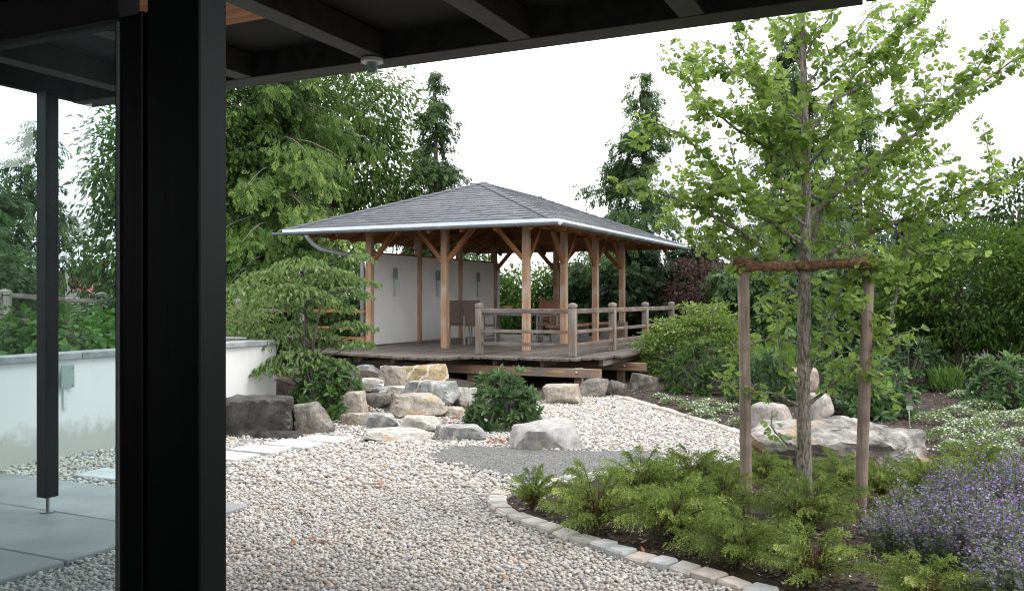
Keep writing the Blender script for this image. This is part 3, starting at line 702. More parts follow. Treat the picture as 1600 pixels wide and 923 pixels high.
ROCKS = [
 (326, 447, 621, 686, 'black_rock', 'big black wet boulder at the foot of the white wall', dict(depth=0.8, boxy=5, flat_top=True, z0=0)),
 (444, 518, 630, 680, 'dark_rock', 'dark angular block with sloping sides beside the big black boulder', dict(depth=0.8, boxy=4, z0=0)),
 (392, 472, 673, 688, 'black_rock', 'low flat dark stone in front of the black boulder', dict(depth=0.5, boxy=3, sub=3, z0=0)),
 (548, 676, 672, 692, 'pale_rock', 'broad flat pale stone at the very bottom of the rock steps', dict(depth=0.55, boxy=4, flat_top=True, z0=0)),
 (678, 756, 665, 691, 'grey_rock', 'split grey block at the right foot of the rock steps beside the leafy shrub', dict(depth=0.6, boxy=5, flat_top=True, z0=0.0)),
 (534, 571, 646, 667, 'buff_rock', 'small tan rock at the left of the lowest step', dict(depth=0.8, boxy=3.5, sub=3)),
 (567, 617, 648, 673, 'grey_rock', 'grey banded cube-like rock in the lower row of the rock steps', dict(depth=0.7, boxy=5, flat_top=True, sub=3)),
 (624, 690, 652, 678, 'pale_rock', 'pale wedge-shaped rock in the lower row of the rock steps', dict(depth=0.6, boxy=5, flat_top=True)),
 (529, 569, 613, 656, 'buff_rock', 'tall tan rock with ochre top under the leafy dogwood', dict(depth=0.9, boxy=5, flat_top=True)),
 (566, 609, 617, 641, 'dark_rock', 'dark grey rock wedged between the tall tan rock and the big middle step', dict(depth=0.8, boxy=4, sub=3)),
 (600, 695, 617, 655, 'buff_rock', 'large tan and grey block forming the middle rock step', dict(depth=0.7, boxy=5, flat_top=True)),
 (546, 604, 593, 614, 'pale_rock', 'whitish flat slab of rock in the upper left of the steps', dict(depth=0.7, boxy=5, flat_top=True, sub=3)),
 (580, 616, 606, 620, 'grey_rock', 'thin flat grey stone tucked below the whitish slab', dict(depth=0.9, boxy=4, sub=3)),
 (544, 597, 571, 598, 'grey_rock', 'grey rock at top left of the steps just under the deck', dict(depth=0.6, boxy=4)),
 (592, 632, 572, 608, 'buff_rock', 'upright buff rock at the top of the steps beside the ochre block', dict(depth=0.7, boxy=4, sub=3)),
 (621, 702, 572, 606, 'ochre_rock', 'ochre yellow rounded block at the top of the steps under the deck', dict(depth=0.55, boxy=4)),
 (627, 714, 597, 636, 'grey_rock', 'large blue-grey block with pale top below the ochre block', dict(depth=0.6, boxy=4.5, flat_top=True)),
 (710, 746, 607, 634, 'pale_rock', 'pale rock right of the blue-grey block, behind the leafy shrub', dict(depth=0.8, boxy=3.5, sub=3)),
 (788, 913, 658, 706, 'granite', 'large smooth white granite boulder on the pebbles in front of the shrub', dict(depth=0.75, boxy=3.2, cuts=12, rough=0.025, z0=0)),
 (846, 914, 600, 634, 'buff_rock', 'brown and grey boulder at the far pebbles under the deck beam', dict(depth=0.6, boxy=3.5, z0=0)),
 (904, 956, 591, 622, 'dark_rock', 'dark cracked boulder below the bolted beam end', dict(depth=0.7, boxy=4, z0=0)),
 (946, 984, 593, 621, 'dark_rock', 'dark boulder right of the cracked one, under the deck post', dict(depth=0.8, boxy=4, z0=0, sub=3)),
 (984, 1032, 582, 614, 'dark_rock', 'round dark boulder in the shade under the deck corner', dict(depth=0.8, boxy=3, z0=0)),
 (1176, 1466, 657, 752, 'outcrop', 'long craggy grey outcrop behind the staked tree', dict(depth=0.5, boxy=4, cuts=14, rough=0.075, sub=5, z0=0.0)),
 (1170, 1249, 630, 677, 'granite_round', 'smooth rounded pinkish grey boulder behind the left stake', dict(depth=0.8, boxy=2.4, cuts=4, rough=0.012)),
 (1224, 1290, 574, 614, 'pink_rock', 'pinkish boulder behind the slim tree trunk', dict(depth=0.9, boxy=2.4, cuts=5)),
 (1254, 1311, 614, 662, 'granite_round', 'pale grey sloping rock right of the slim trunk, above the craggy outcrop', dict(depth=0.9, boxy=2.4, cuts=5)),
]
ROCKS += [
 (604, 634, 603, 619, 'pale_rock', 'small pale filler stone between the flat grey stone and the blue-grey block', dict(depth=0.8, boxy=4, sub=3)),
 (688, 730, 636, 654, 'buff_rock', 'small buff stone right of the big middle step', dict(depth=0.8, boxy=4, sub=3)),
 (612, 640, 640, 655, 'grey_rock', 'small grey stone wedged under the front of the big middle step', dict(depth=0.8, boxy=4, sub=3)),
 (532, 562, 590, 613, 'dark_rock', 'dark stone at the left edge of the steps beneath the dogwood leaves', dict(depth=0.8, boxy=4, sub=3)),
]
for i, (x0, x1, yt, yb, mt, lb, kw) in enumerate(ROCKS):
    if 3 <= i <= 17: x0, x1, yt = x0 - 4, x1 + 4, yt - 2
    rock(x0, x1, yt, yb, mt, lb, 11 + i * 7, **kw)

# ------------------------------------------------------------------ the house we look out of
house = empty('house', (-1.4, 1.35, 0), 'black timber house with overhanging eave and glazed door, framing the view', 'house')
# door post and door frame
box('door_post', (-1.456, 1.31, 0.0), (-1.31, 1.385, 3.10), 'black_paint', house, 0.003)
box('frame_stile', (-1.556, 1.335, 0.0), (-1.4575, 1.375, 2.20), 'black_paint', house, 0.002)
box('frame_bead', (-1.500, 1.325, 0.0), (-1.486, 1.3345, 2.20), 'black_paint', house, 0.002)
box('glazing_seal', (-1.582, 1.338, 0.0), (-1.5575, 1.372, 2.19), 'black_board', house, 0.002)
box('seal_strip', (-1.572, 1.332, 0.0), (-1.5645, 1.3375, 2.19), 'seal_grey', house, 0.001)
box('frame_head', (-3.60, 1.325, 2.195), (-1.5575, 1.385, 2.285), 'black_board', house, 0.003)
box('head_beam', (-3.60, 1.315, 2.2875), (-1.4585, 1.40, 2.52), 'black_board', house, 0.003)
box('frame_sill', (-3.60, 1.325, 0.0), (-1.5835, 1.385, 0.10), 'black_paint', house, 0.003)
bm = box_arr((-3.58, 1.350, 0.10), (-1.5835, 1.358, 2.195), 0)
V = [(-3.58, 1.354, 0.10), (-1.5835, 1.354, 0.10), (-1.5835, 1.354, 2.195), (-3.58, 1.354, 2.195)]
bm.free()
child('glass_pane', mk_mesh('glass_pane', [(V, [[0, 1, 2, 3]])], False, ['pane_glass']), house)
# roof over the terrace
ZB = 3.085
box('eave_beam', (-5.90, 4.60, ZB), (-0.30, 4.79, ZB + 0.20), 'black_beam', house, 0.004)
box('eave_beam', (-0.285, 4.61, ZB + 0.012), (0.6, 4.79, ZB + 0.21), 'black_beam', house, 0.004)
for x in (-5.25, -4.20, -3.13, -2.13, -1.13, -0.13):
    box('rafter', (x - 0.07, -1.4, ZB + 0.004), (x + 0.07, 4.598, ZB + 0.16), 'black_beam', house, 0.004)
box('roof_boarding', (-5.90, 4.022, ZB + 0.165), (0.6, 4.598, ZB + 0.20), 'black_board', house, 0.003)
for i in range(8):
    y1 = 4.02 - i * 0.20
    box('dark_plank', (-5.90, y1 - 0.196, ZB + 0.163), (0.6, y1, ZB + 0.195), 'black_board', house, 0.004)
    box('ceiling_plank', (-4.128, y1 - 0.196, ZB + 0.148), (-3.202, y1, ZB + 0.1625), 'larch_x', house, 0.003)
box('ceiling_panel', (-8.6, -1.6, ZB + 0.166), (0.6, 2.42, ZB + 0.20), 'black_board', house, 0.003)
box('roof_slab', (-5.95, -1.6, ZB + 0.204), (0.7, 4.83, ZB + 0.38), 'black_board', house, 0.004)
box('verge_board', (-5.96, -1.4, ZB + 0.02), (-5.904, 4.80, ZB + 0.2035), 'black_board', house, 0.003)
# back wall of the room behind us with two window openings (seen as reflections in the pane)
yb0, yb1 = -1.62, -1.50
for (x0, x1, z0, z1) in ((-8.6, -6.42, 0, 3.25), (-6.42, -5.20, 0, 0.90), (-6.42, -5.20, 2.97, 3.25), (-6.42, -5.80, 0.902, 2.55), (-5.80, -5.62, 0.901, 2.969), (-5.198, 0.6, 0, 3.25)):
    box('back_wall', (x0, yb0, z0), (x1 - 0.002, yb1, z1), 'dark_room', house, 0)
box('room_floor', (-4.2, -1.5, 0.02), (0.6, 1.30, 0.06), 'dark_room', house, 0)
# slim roof post on a steel pin
pc = (-5.77, 4.30)
po = box('roof_post', (pc[0] - 0.052, pc[1] - 0.052, 0.16), (pc[0] + 0.052, pc[1] + 0.052, ZB), 'black_paint', house, 0.004)
Vp, Fp = tubes([tube([(pc[0], pc[1], 0.045), (pc[0], pc[1], 0.17)], 0.012, 10), tube([(pc[0], pc[1], 0.045), (pc[0], pc[1], 0.055)], 0.05, 14)])
pin = bpy.data.objects.new('steel_pin', mk_mesh('steel_pin', [(Vp - np.array([*pc, (0.16 + ZB) / 2]), Fp)], True, ['steel'], sharp=40)); COL.objects.link(pin)
pin.parent = po
# downlight under the eave
Lx, Ly = -3.13, 4.56
dl = empty('ceiling_light', (Lx, Ly, ZB - 0.09), 'small round white downlight under the dark eave beam', 'light')
Vp, Fp = tubes([tube([(Lx, Ly, ZB - 0.022), (Lx, Ly, ZB - 0.002)], 0.070, 24)])
child('base_plate', mk_mesh('base_plate', [(Vp, Fp)], True, ['white_metal'], sharp=40), dl)
Vp, Fp = tubes([tube([(Lx, Ly, ZB - 0.078), (Lx, Ly, ZB - 0.0225)], 0.034, 20), tube([(Lx, Ly, ZB - 0.088), (Lx, Ly, ZB - 0.0785)], 0.025, 20)])
child('lamp_glass', mk_mesh('lamp_glass', [(Vp, Fp)], True, ['lamp_glass'], sharp=40), dl)

# ------------------------------------------------------------------ low white garden wall on the left
wall = empty('garden_wall', (-7.9, 7, 0), 'low white rendered wall with grey coping, left of the rock steps', 'wall')
def wall_prof(x_out, x_in, ztop, zbot, y_end, r):
    """plan outline: runs along y and turns left with a rounded corner"""
    pts = [(x_out, 1.5), (x_out, y_end - r)]
    for a in np.linspace(0, math.pi / 2, 9)[1:]:
        pts.append((x_out - r + r * math.cos(a), y_end - r + r * math.sin(a)))
    pts += [(-9.6, y_end)]
    ri = r - (x_out - x_in)
    inn = [(-9.6, y_end - (x_out - x_in))]
    for a in np.linspace(math.pi / 2, 0, 9)[:-1]:
        inn.append((x_out - r + ri * math.cos(a), y_end - r + ri * math.sin(a)))
    inn += [(x_in, y_end - r), (x_in, 1.5)]
    return np.array(pts + inn)
def prism(poly, z0, z1):
    n = len(poly); V = np.concatenate([np.column_stack([poly, np.full(n, z0)]), np.column_stack([poly, np.full(n, z1)])])
    Q = [[i, (i + 1) % n, n + (i + 1) % n, n + i] for i in range(n)]
    return V, Q
def wall_mesh(name, poly, z0, z1, mat):
    bm = bmesh.new(); n = len(poly)
    a = [bm.verts.new((p[0], p[1], z0)) for p in poly]; b = [bm.verts.new((p[0], p[1], z1)) for p in poly]
    for i in range(n): bm.faces.new((a[i], a[(i + 1) % n], b[(i + 1) % n], b[i]))
    h = n // 2
    for i in range(h - 1):      # caps as strips between outer and inner line
        bm.faces.new((b[i], b[i + 1], b[n - 2 - i], b[n - 1 - i])); bm.faces.new((a[i + 1], a[i], a[n - 1 - i], a[n - 2 - i]))
    bmesh.ops.recalc_face_normals(bm, faces=list(bm.faces))
    return bm_mesh(name, bm, mat)
YE = 9.5
child('wall_body', wall_mesh('wall_body', wall_prof(-7.80, -8.05, 1.02, -0.1, YE, 0.55), -0.1, 0.98, 'plaster'), wall)
ys = [1.5, 2.42, 3.36, 4.3, 5.24, 6.18, 7.12, 8.06, YE - 0.56]
for y0, y1 in zip(ys[:-1], ys[1:]):
    box('coping_stone', (-8.09, y0 + 0.003, 0.981), (-7.765, y1 - 0.003, 1.045), 'coping', wall, 0.004)
cp = wall_prof(-7.765, -8.09, 0, 0, YE + 0.03, 0.58); cp = cp[1:-1]
child('coping_stone', wall_mesh('coping_stone', cp, 0.981, 1.044, 'coping'), wall)
# small glass wall lamp on the white wall
wl = empty('wall_lamp', (-7.79, 5.95, 0.78), 'small frosted glass lamp plate on the low white wall seen through the pane', 'lamp')
box('glass_plate', (-7.765, 5.93, 0.70), (-7.757, 6.08, 0.93), 'lamp_glass', wl, 0.002)
box('back_plate', (-7.7985, 5.97, 0.50), (-7.775, 6.01, 0.90), 'white_metal', wl, 0.003)
for yy, zz in ((6.055, 0.90), (6.055, 0.73)):
    Vp, Fp = tubes([tube([(-7.7985, yy, zz), (-7.75, yy, zz)], 0.008, 8)])
    child('screw', mk_mesh('screw', [(Vp, Fp)], True, ['steel']), wl)

# ------------------------------------------------------------------ timber deck
ZD = 0.56
deck = empty('wooden_deck', (-8, 16, 0.0), 'weathered grey timber deck with ragged plank ends, raised on beams', 'deck')
FX = [-11.3, -11.0, -9.5, -8.2, -7.5, -7.3, -6.5, -5.7, -5.45, -5.2, -5.05, -4.92, -4.8]
FY = [14.2, 13.9, 13.4, 13.06, 13.2, 13.75, 13.78, 13.85, 14.0, 14.35, 15.1, 16.3, 17.2]
rd = random.Random(3)
x = -11.25
while x < -4.85:
    w = 0.138
    y0 = float(np.interp(x + w / 2, FX, FY)) + rd.uniform(-0.035, 0.03)
    dz = rd.uniform(-0.004, 0.004)
    box('deck_plank', (x, y0, ZD - 0.045 + dz), (x + w, 22.6, ZD + dz), 'deck_wood', deck, 0.004)
    x += w + 0.008
for y, xa, xb in ((13.98, -8.6, -4.98), (15.75, -10.9, -4.72), (17.8, -10.9, -4.85), (19.8, -10.9, -4.85), (21.8, -10.9, -4.85)):
    b = beam('deck_beam', (xa, y, 0.315), (xb, y, 0.315), 0.10, 0.155, 'beam_half', deck, 0.008)
    for bx in (xb + -0.42, xa + 0.5):
        Vp, Fp = tubes([tube([(bx, y - 0.048, 0.325), (bx, y - 0.064, 0.325)], 0.022, 8)])
        child('bolt', mk_mesh('bolt', [(Vp, Fp)], True, ['zinc']), deck)
for xx in np.arange(-10.6, -5.0, 0.9):
    y0 = float(np.interp(xx, FX, FY)) + 0.25
    box('deck_joist', (xx - 0.04, y0, 0.395), (xx + 0.04, 22.4, 0.512), 'grey_y', deck, 0.004)
for xx, yy in ((-5.42, 14.09), (-7.5, 14.09), (-5.25, 15.86), (-7.5, 15.86), (-9.6, 15.86), (-5.3, 17.91), (-5.3, 19.91), (-7.5, 17.91)):
    box('pile', (xx - 0.07, yy - 0.055, -0.1), (xx + 0.07, yy + 0.055, 0.3945), 'grey_post', deck, 0.006)

# ------------------------------------------------------------------ deck railing
def rail_post(x, y, z0, h, parent, w=0.125, nm='railing_post'):
    p = box(nm, (x - w / 2, y - w / 2, z0), (x + w / 2, y + w / 2, z0 + h - 0.105), 'grey_post', parent, 0.006)
    # groove and pyramid cap
    hw = w / 2
    V = []; F = []
    prof = [(hw * 0.70, h - 0.105), (hw * 0.70, h - 0.086), (hw * 1.04, h - 0.0855), (hw * 1.04, h - 0.034), (hw * 0.80, h - 0.020), (0.012, h)]
    for r, z in prof: V += [(-r, -r, z), (r, -r, z), (r, r, z), (-r, r, z)]
    for i in range(len(prof) - 1):
        for j in range(4): F.append([i * 4 + j, i * 4 + (j + 1) % 4, i * 4 + 4 + (j + 1) % 4, i * 4 + 4 + j])
    k = (len(prof) - 1) * 4; F.append([k, k + 1, k + 2, k + 3])
    V = np.array(V) + np.array([0, 0, -(h - 0.105) / 2])
    c = bpy.data.objects.new('post_cap', mk_mesh('post_cap', [(V, F)], False, ['grey_post'])); COL.objects.link(c); c.parent = p
    return p
rail = empty('deck_railing', (-5.62, 14.42, ZD), 'weathered grey timber railing with capped posts along the deck', 'railing')
RP = [(-7.50, 14.40), (-5.66, 14.42), (-5.60, 16.40), (-5.54, 18.40), (-5.50, 20.40), (-5.48, 22.3)]
for (px_, py_) in RP: rail_post(px_, py_, ZD + 0.006, 0.945, rail)
for (a, b) in zip(RP[:-1], RP[1:]):
    a = Vector((*a, 0)); b = Vector((*b, 0)); u = (b - a).normalized() * 0.060
    for z, hh, ww in ((ZD + 0.80, 0.085, 0.10), (ZD + 0.43, 0.06, 0.06), (ZD + 0.20, 0.06, 0.06)):
        ax = 0 if abs(u.x) > abs(u.y) else 1
        beam('rail', a + u + Vector((0, 0, z)), b - u + Vector((0, 0, z)), ww, hh, 'grey_x' if ax == 0 else 'grey_y', rail, 0.006, axis=ax)

# ------------------------------------------------------------------ pavilion
pav = empty('pavilion', (-9, 18.6, ZD), 'open timber garden pavilion with grey hipped roof and one white walled side', 'pavilion')
PX = [-10.80, -8.95, -7.12]; PY = [15.65, 17.62, 19.60, 21.60]
ZT = 3.02
posts = [(x, y) for x in PX for y in PY if x != PX[1] or y in (PY[0], PY[3])]
for (x, y) in posts:
    box('post', (x - 0.068, y - 0.068, ZD + 0.006), (x + 0.068, y + 0.068, ZT), 'larch_post', pav, 0.006)
# weathered foot boards on the corner posts
for (x, y) in ((-7.12, 21.6),):
    box('post_foot', (x - 0.115, y - 0.115, ZD + 0.007), (x + 0.115, y + 0.115, ZD + 0.42), 'grey_post', pav, 0.006)
for x in PX[::2]:
    beam('wall_plate', (x, 15.2, ZT + 0.085), (x, 22.9, ZT + 0.085), 0.14, 0.165, 'larch_y', pav, axis=1)
for y in PY:
    beam('tie_beam', (-11.9, y, ZT + 0.086), (-6.3, y, ZT + 0.086) if False else (PX[2] - 0.072, y, ZT + 0.086), 0.13, 0.16, 'larch_x', pav) if y in PY[:0] else None
for y in (PY[0], PY[3]):
    beam('tie_beam', (PX[0] + 0.072, y, ZT + 0.084), (PX[2] - 0.072, y, ZT + 0.084), 0.13, 0.16, 'larch_x', pav)
def brace(x, y, dx, dy, L=0.66):
    p0 = (x + dx * 0.06, y + dy * 0.06, ZT - L); p1 = (x + dx * L, y + dy * L, ZT - 0.01)
    beam('brace', p0, p1, 0.085, 0.095, 'larch_x', pav, 0.005)
for i, x in enumerate(PX):
    for y in (PY[0], PY[3]):
        if i > 0: brace(x, y, -1, 0)
        if i < 2: brace(x, y, 1, 0)
for x in PX[::2]:
    for j, y in enumerate(PY):
        if j > 0 and not (x == PX[0]): brace(x, y, 0, -1)
        if j < 3 and not (x == PX[0]): brace(x, y, 0, 1)
# white wall panels between the left posts, with thin top rail and side battens
for a, b in zip(PY[:-1], PY[1:]):
    box('wall_panel', (-10.84, a + 0.069, ZD + 0.03), (-10.78, b - 0.069, 2.55), 'panel_white', pav, 0.003)
    box('top_rail', (-10.85, a + 0.069, 2.551), (-10.77, b - 0.069, 2.585), 'larch_y', pav, 0.003)
box('wall_panel', (-10.84, PY[3] + 0.069, ZD + 0.03), (-10.78, PY[3] + 0.30, 2.55), 'panel_white', pav, 0.003)
# roof
EX0, EX1, EY0, EY1, ZE = -12.17, -6.02, 14.50, 23.75, 2.985
RX = (EX0 + EX1) / 2; HW = (EX1 - EX0) / 2; ZR = 4.16
RY0, RY1 = EY0 + HW, EY1 - HW
slope = (ZR - ZE) / HW
def roof_uv(side, s, t):
    """side plane: s metres in from the eave (plan), t along the eave in [0,1] of the width left at s"""
    z = ZE + slope * s
    if side == 0: return (EX0 + s + t * (EX1 - EX0 - 2 * s), EY0 + s, z)          # front
    if side == 1: return (EX1 - s, EY0 + s + t * (EY1 - EY0 - 2 * s), z)          # right
    if side == 2: return (EX1 - s - t * (EX1 - EX0 - 2 * s), EY1 - s, z)          # back
    return (EX0 + s, EY1 - s - t * (EY1 - EY0 - 2 * s), z)                        # left
rng = np.random.default_rng(21)
Vs, Fs, Ts = [], [], []
NRM = {0: (0, -1), 1: (1, 0), 2: (0, 1), 3: (-1, 0)}
ncourse = 19; st = HW / ncourse
for side in range(4):
    full = (EX1 - EX0) if side in (0, 2) else (EY1 - EY0)
    for c in range(ncourse):
        s0, s1 = c * st, min((c + 1.15) * st, HW)
        wid = full - 2 * s0
        tabs = max(1, int(wid / 0.34)); e = np.linspace(0, 1, tabs + 1)
        if tabs > 2: e[1:-1] += rng.uniform(-0.35, 0.35, tabs - 1) / tabs + (0.25 if c % 2 else -0.25) / tabs
        n = np.array(NRM[side])
        for a, b in zip(e[:-1], e[1:]):
            lift = 0.022 + rng.uniform(0, 0.010)
            # keep upper corners at the same place along the eave, clipped by the hips
            p0 = np.array(roof_uv(side, s0, a)); p1 = np.array(roof_uv(side, s0, b))
            f = wid / max(full - 2 * s1, 1e-3)
            ta = np.clip((a - 0.5) * f + 0.5, 0, 1); tb = np.clip((b - 0.5) * f + 0.5, 0, 1)
            p2 = np.array(roof_uv(side, s1, tb)); p3 = np.array(roof_uv(side, s1, ta))
            g = 0.006 * (p1 - p0) / (np.linalg.norm(p1 - p0) + 1e-6)
            up = np.array([0, 0, lift])
            k = len(Vs) * 8
            Vs.append(np.array([p0 + g + up, p1 - g + up, p2 - g + [0, 0, 0.010], p3 + g + [0, 0, 0.010], p0 + g, p1 - g, p2 - g, p3 + g]))
            Fs += [[k, k + 1, k + 2, k + 3], [k + 4, k + 5, k + 1, k], [k + 5, k + 6, k + 2, k + 1], [k + 7, k + 4, k, k + 3]]
            Ts.append(np.full(8, np.clip(rng.normal(0.45, 0.22), 0, 1)))
roofV = [EX0, EX1]
rv = np.array([(EX0, EY0, ZE), (EX1, EY0, ZE), (EX1, EY1, ZE), (EX0, EY1, ZE), (RX, RY0, ZR), (RX, RY1, ZR)])
rv2 = rv - np.array([0, 0, 0.05])
RV = np.concatenate([rv - np.array([0, 0, 0.002]), rv2])
RF4 = [[1, 2, 5, 4], [3, 0, 4, 5], [7 + 0, 6, 0, 1], [8, 7, 1, 2], [9, 8, 2, 3], [6, 9, 3, 0], [7, 10, 11, 8], [6, 9, 11, 10]]
RF3 = [[0, 1, 4], [2, 3, 5], [6, 10, 7], [8, 11, 9]]
me = mk_mesh('roof', [(RV, RF4), (np.zeros((0, 3)), np.zeros((0, 3), int))], False, ['larch_y'])
bmr = bmesh.new(); vv = [bmr.verts.new(p) for p in RV]
for f in RF4 + RF3: bmr.faces.new([vv[i] for i in f])
bmesh.ops.recalc_face_normals(bmr, faces=list(bmr.faces))
roof = child('roof', bm_mesh('roof', bmr, 'larch_y'), pav)
def sub(name, me, parent):
    o = bpy.data.objects.new(name, me); COL.objects.link(o); o.parent = parent; return o   # same space as the part
sh = sub('shingle_courses', mk_mesh('shingle_courses', [(np.concatenate(Vs), Fs, np.concatenate(Ts))], False, ['shingle']), roof); sh['kind'] = 'stuff'
# cap shingles on hips and ridge
def cap_run(p0, p1, na, nb):
    p0 = np.array(p0); p1 = np.array(p1); L = np.linalg.norm(p1 - p0); n = max(2, int(L / 0.24))
    na = np.array(na) * 0.14; nb = np.array(nb) * 0.14
    V, F, T = [], [], []
    for i in range(n):
        a = p0 + (p1 - p0) * i / n; b = p0 + (p1 - p0) * min((i + 1.2) / n, 1)
        u0 = np.array([0, 0, 0.050]); u1 = np.array([0, 0, 0.034]); k = len(V)
        V += [a + na + u0, a + u0 + [0, 0, 0.012], a + nb + u0, b + na + u1, b + u1 + [0, 0, 0.012], b + nb + u1, a + na + u0 * 0.2, a + u0 * 0.2, a + nb + u0 * 0.2, b + na, b + nb]
        F += [[k, k + 1, k + 4, k + 3], [k + 1, k + 2, k + 5, k + 4], [k, k + 6, k + 7, k + 1], [k + 1, k + 7, k + 8, k + 2], [k + 6, k, k + 3, k + 9], [k + 2, k + 8, k + 10, k + 5]]
        T += [np.clip(rng.normal(0.5, 0.2), 0, 1)] * 11
    return np.array(V), np.array(F), np.array(T)
def pl(dx, dy):   # plan direction lying down a roof plane from a hip
    return (dx, dy, 0)
q = math.sqrt(0.5)
caps = [(rv[1], rv[4], (-1, 0, 0), (0, 1, 0)), (rv[0], rv[4], (1, 0, 0), (0, 1, 0)), (rv[2], rv[5], (0, -1, 0), (-1, 0, 0)), (rv[3], rv[5], (1, 0, 0), (0, -1, 0)),
        (rv[4], rv[5], (1, 0, -slope), (-1, 0, -slope))]
for (a, b, na, nb) in caps:
    sub('hip_cap', mk_mesh('hip_cap', [cap_run(a, b, na, nb)], False, ['shingle']), roof)
# gutter and bright drip edge all round
def edge_strip(name, off, zlo, zhi, thick, mat, bits):
    x0, x1, y0, y1 = EX0 - off, EX1 + off, EY0 - off, EY1 + off
    g = (thick + 0.001)
    box(name, (x0, y0, zlo), (x1, y0 + thick, zhi), mat, pav, 0.002); box(name, (x0, y1 - thick, zlo), (x1, y1, zhi), mat, pav, 0.002)
    box(name, (x1 - thick, y0 + g, zlo), (x1, y1 - g, zhi), mat, pav, 0.002); box(name, (x0, y0 + g, zlo), (x0 + thick, y1 - g, zhi), mat, pav, 0.002)
edge_strip('drip_edge', 0.02, ZE - 0.055, ZE + 0.035, 0.022, 'zinc_edge', None)
def gutter(p0, p1, out):
    p0 = np.array(p0, float); p1 = np.array(p1, float); out = np.array(out, float); r = 0.062
    th = np.linspace(0, math.pi, 9)
    prof = [(-math.cos(t) * r, -math.sin(t) * r) for t in th]; V, F = [], []
    for p in (p0, p1):
        for (a, b) in prof: V.append(p + out * (a + r) + np.array([0, 0, b]))
        for (a, b) in prof: V.append(p + out * (a * 0.93 + r) + np.array([0, 0, b * 0.93 + 0.002]))
    n = 9
    for i in range(n - 1):
        F.append([i, i + 1, 2 * n + i + 1, 2 * n + i]); F.append([n + i + 1, n + i, 3 * n + i, 3 * n + i + 1])
    F.append([n - 1, 2 * n - 1, 4 * n - 1, 3 * n - 1]); F.append([0, 2 * n, 3 * n, n])
    gt = child('gutter', mk_mesh('gutter', [(np.array(V), F)], True, ['zinc_dark'], sharp=50), pav)
    L = np.linalg.norm(p1 - p0); u = (p1 - p0) / L; m = int(L / 0.8)
    for k in range(1, m):
        c = p0 + u * k * L / m
        P = [c + out * (-math.cos(t) * r * 1.06 + r) + np.array([0, 0, -math.sin(t) * r * 1.06]) for t in np.linspace(0.2, math.pi, 7)]
        Vq, Fq = tubes([tube(P, 0.008, 5)])
        sub('gutter_bracket', mk_mesh('gutter_bracket', [(Vq, Fq)], True, ['zinc_dark']), gt)
gz = ZE - 0.035
gutter((EX0 - 0.19, EY0 - 0.022, gz), (EX1 + 0.10, EY0 - 0.022, gz), (0, -1, 0))
gutter((EX1 + 0.022, EY0 - 0.02, gz), (EX1 + 0.022, EY1 + 0.1, gz), (1, 0, 0))
# downpipe at the front left
dp = [(-11.55, 14.46, gz - 0.05), (-11.55, 14.52, gz - 0.12), (-11.50, 14.62, gz - 0.24), (-11.42, 14.75, gz - 0.34), (-11.2, 15.2, gz - 0.42), (-11.02, 15.55, gz - 0.46), (-10.99, 15.62, gz - 0.52), (-10.985, 15.64, gz - 0.60), (-10.985, 15.64, ZD)]
Vp, Fp = tubes([tube(dp, 0.048, 10)])
child('downpipe', mk_mesh('downpipe', [(Vp, Fp)], True, ['zinc']), pav)
# rafters under the roof boarding
def raft(p0, p1): beam('roof_rafter', p0, p1, 0.07, 0.10, 'larch_y', pav, 0.004)
dz = -0.125
for xx in np.arange(-11.6, -6.4, 0.72):
    s = min(xx - EX0, EX1 - xx)
    raft((xx, EY0 + 0.08, ZE + slope * 0.08 + dz), (xx, EY0 + s, ZE + slope * s + dz))
    raft((xx, EY1 - 0.08, ZE + slope * 0.08 + dz), (xx, EY1 - s, ZE + slope * s + dz))
for yy in np.arange(15.2, 23.3, 0.78):
    s = min(yy - EY0, EY1 - yy, HW)
    raft((EX1 - 0.08, yy, ZE + slope * 0.08 + dz), (EX1 - s, yy, ZE + slope * s + dz))
    raft((EX0 + 0.08, yy, ZE + slope * 0.08 + dz), (EX0 + s, yy, ZE + slope * s + dz))
# lamps on the white pavilion wall
for yy, wd in ((16.55, 'nearest the front'), (18.45, 'half hidden by a post'), (20.55, 'farthest back')):
    l_ = empty('wall_lamp', (-10.775, yy, 2.1), 'small glass lamp on the white pavilion wall, ' + wd, 'lamp')
    box('glass_plate', (-10.735, yy - 0.085, 2.02), (-10.727, yy + 0.085, 2.26), 'lamp_glass', l_, 0.002)
    box('back_plate', (-10.777, yy - 0.03, 1.62), (-10.736, yy - 0.005, 2.22), 'zinc', l_, 0.003)

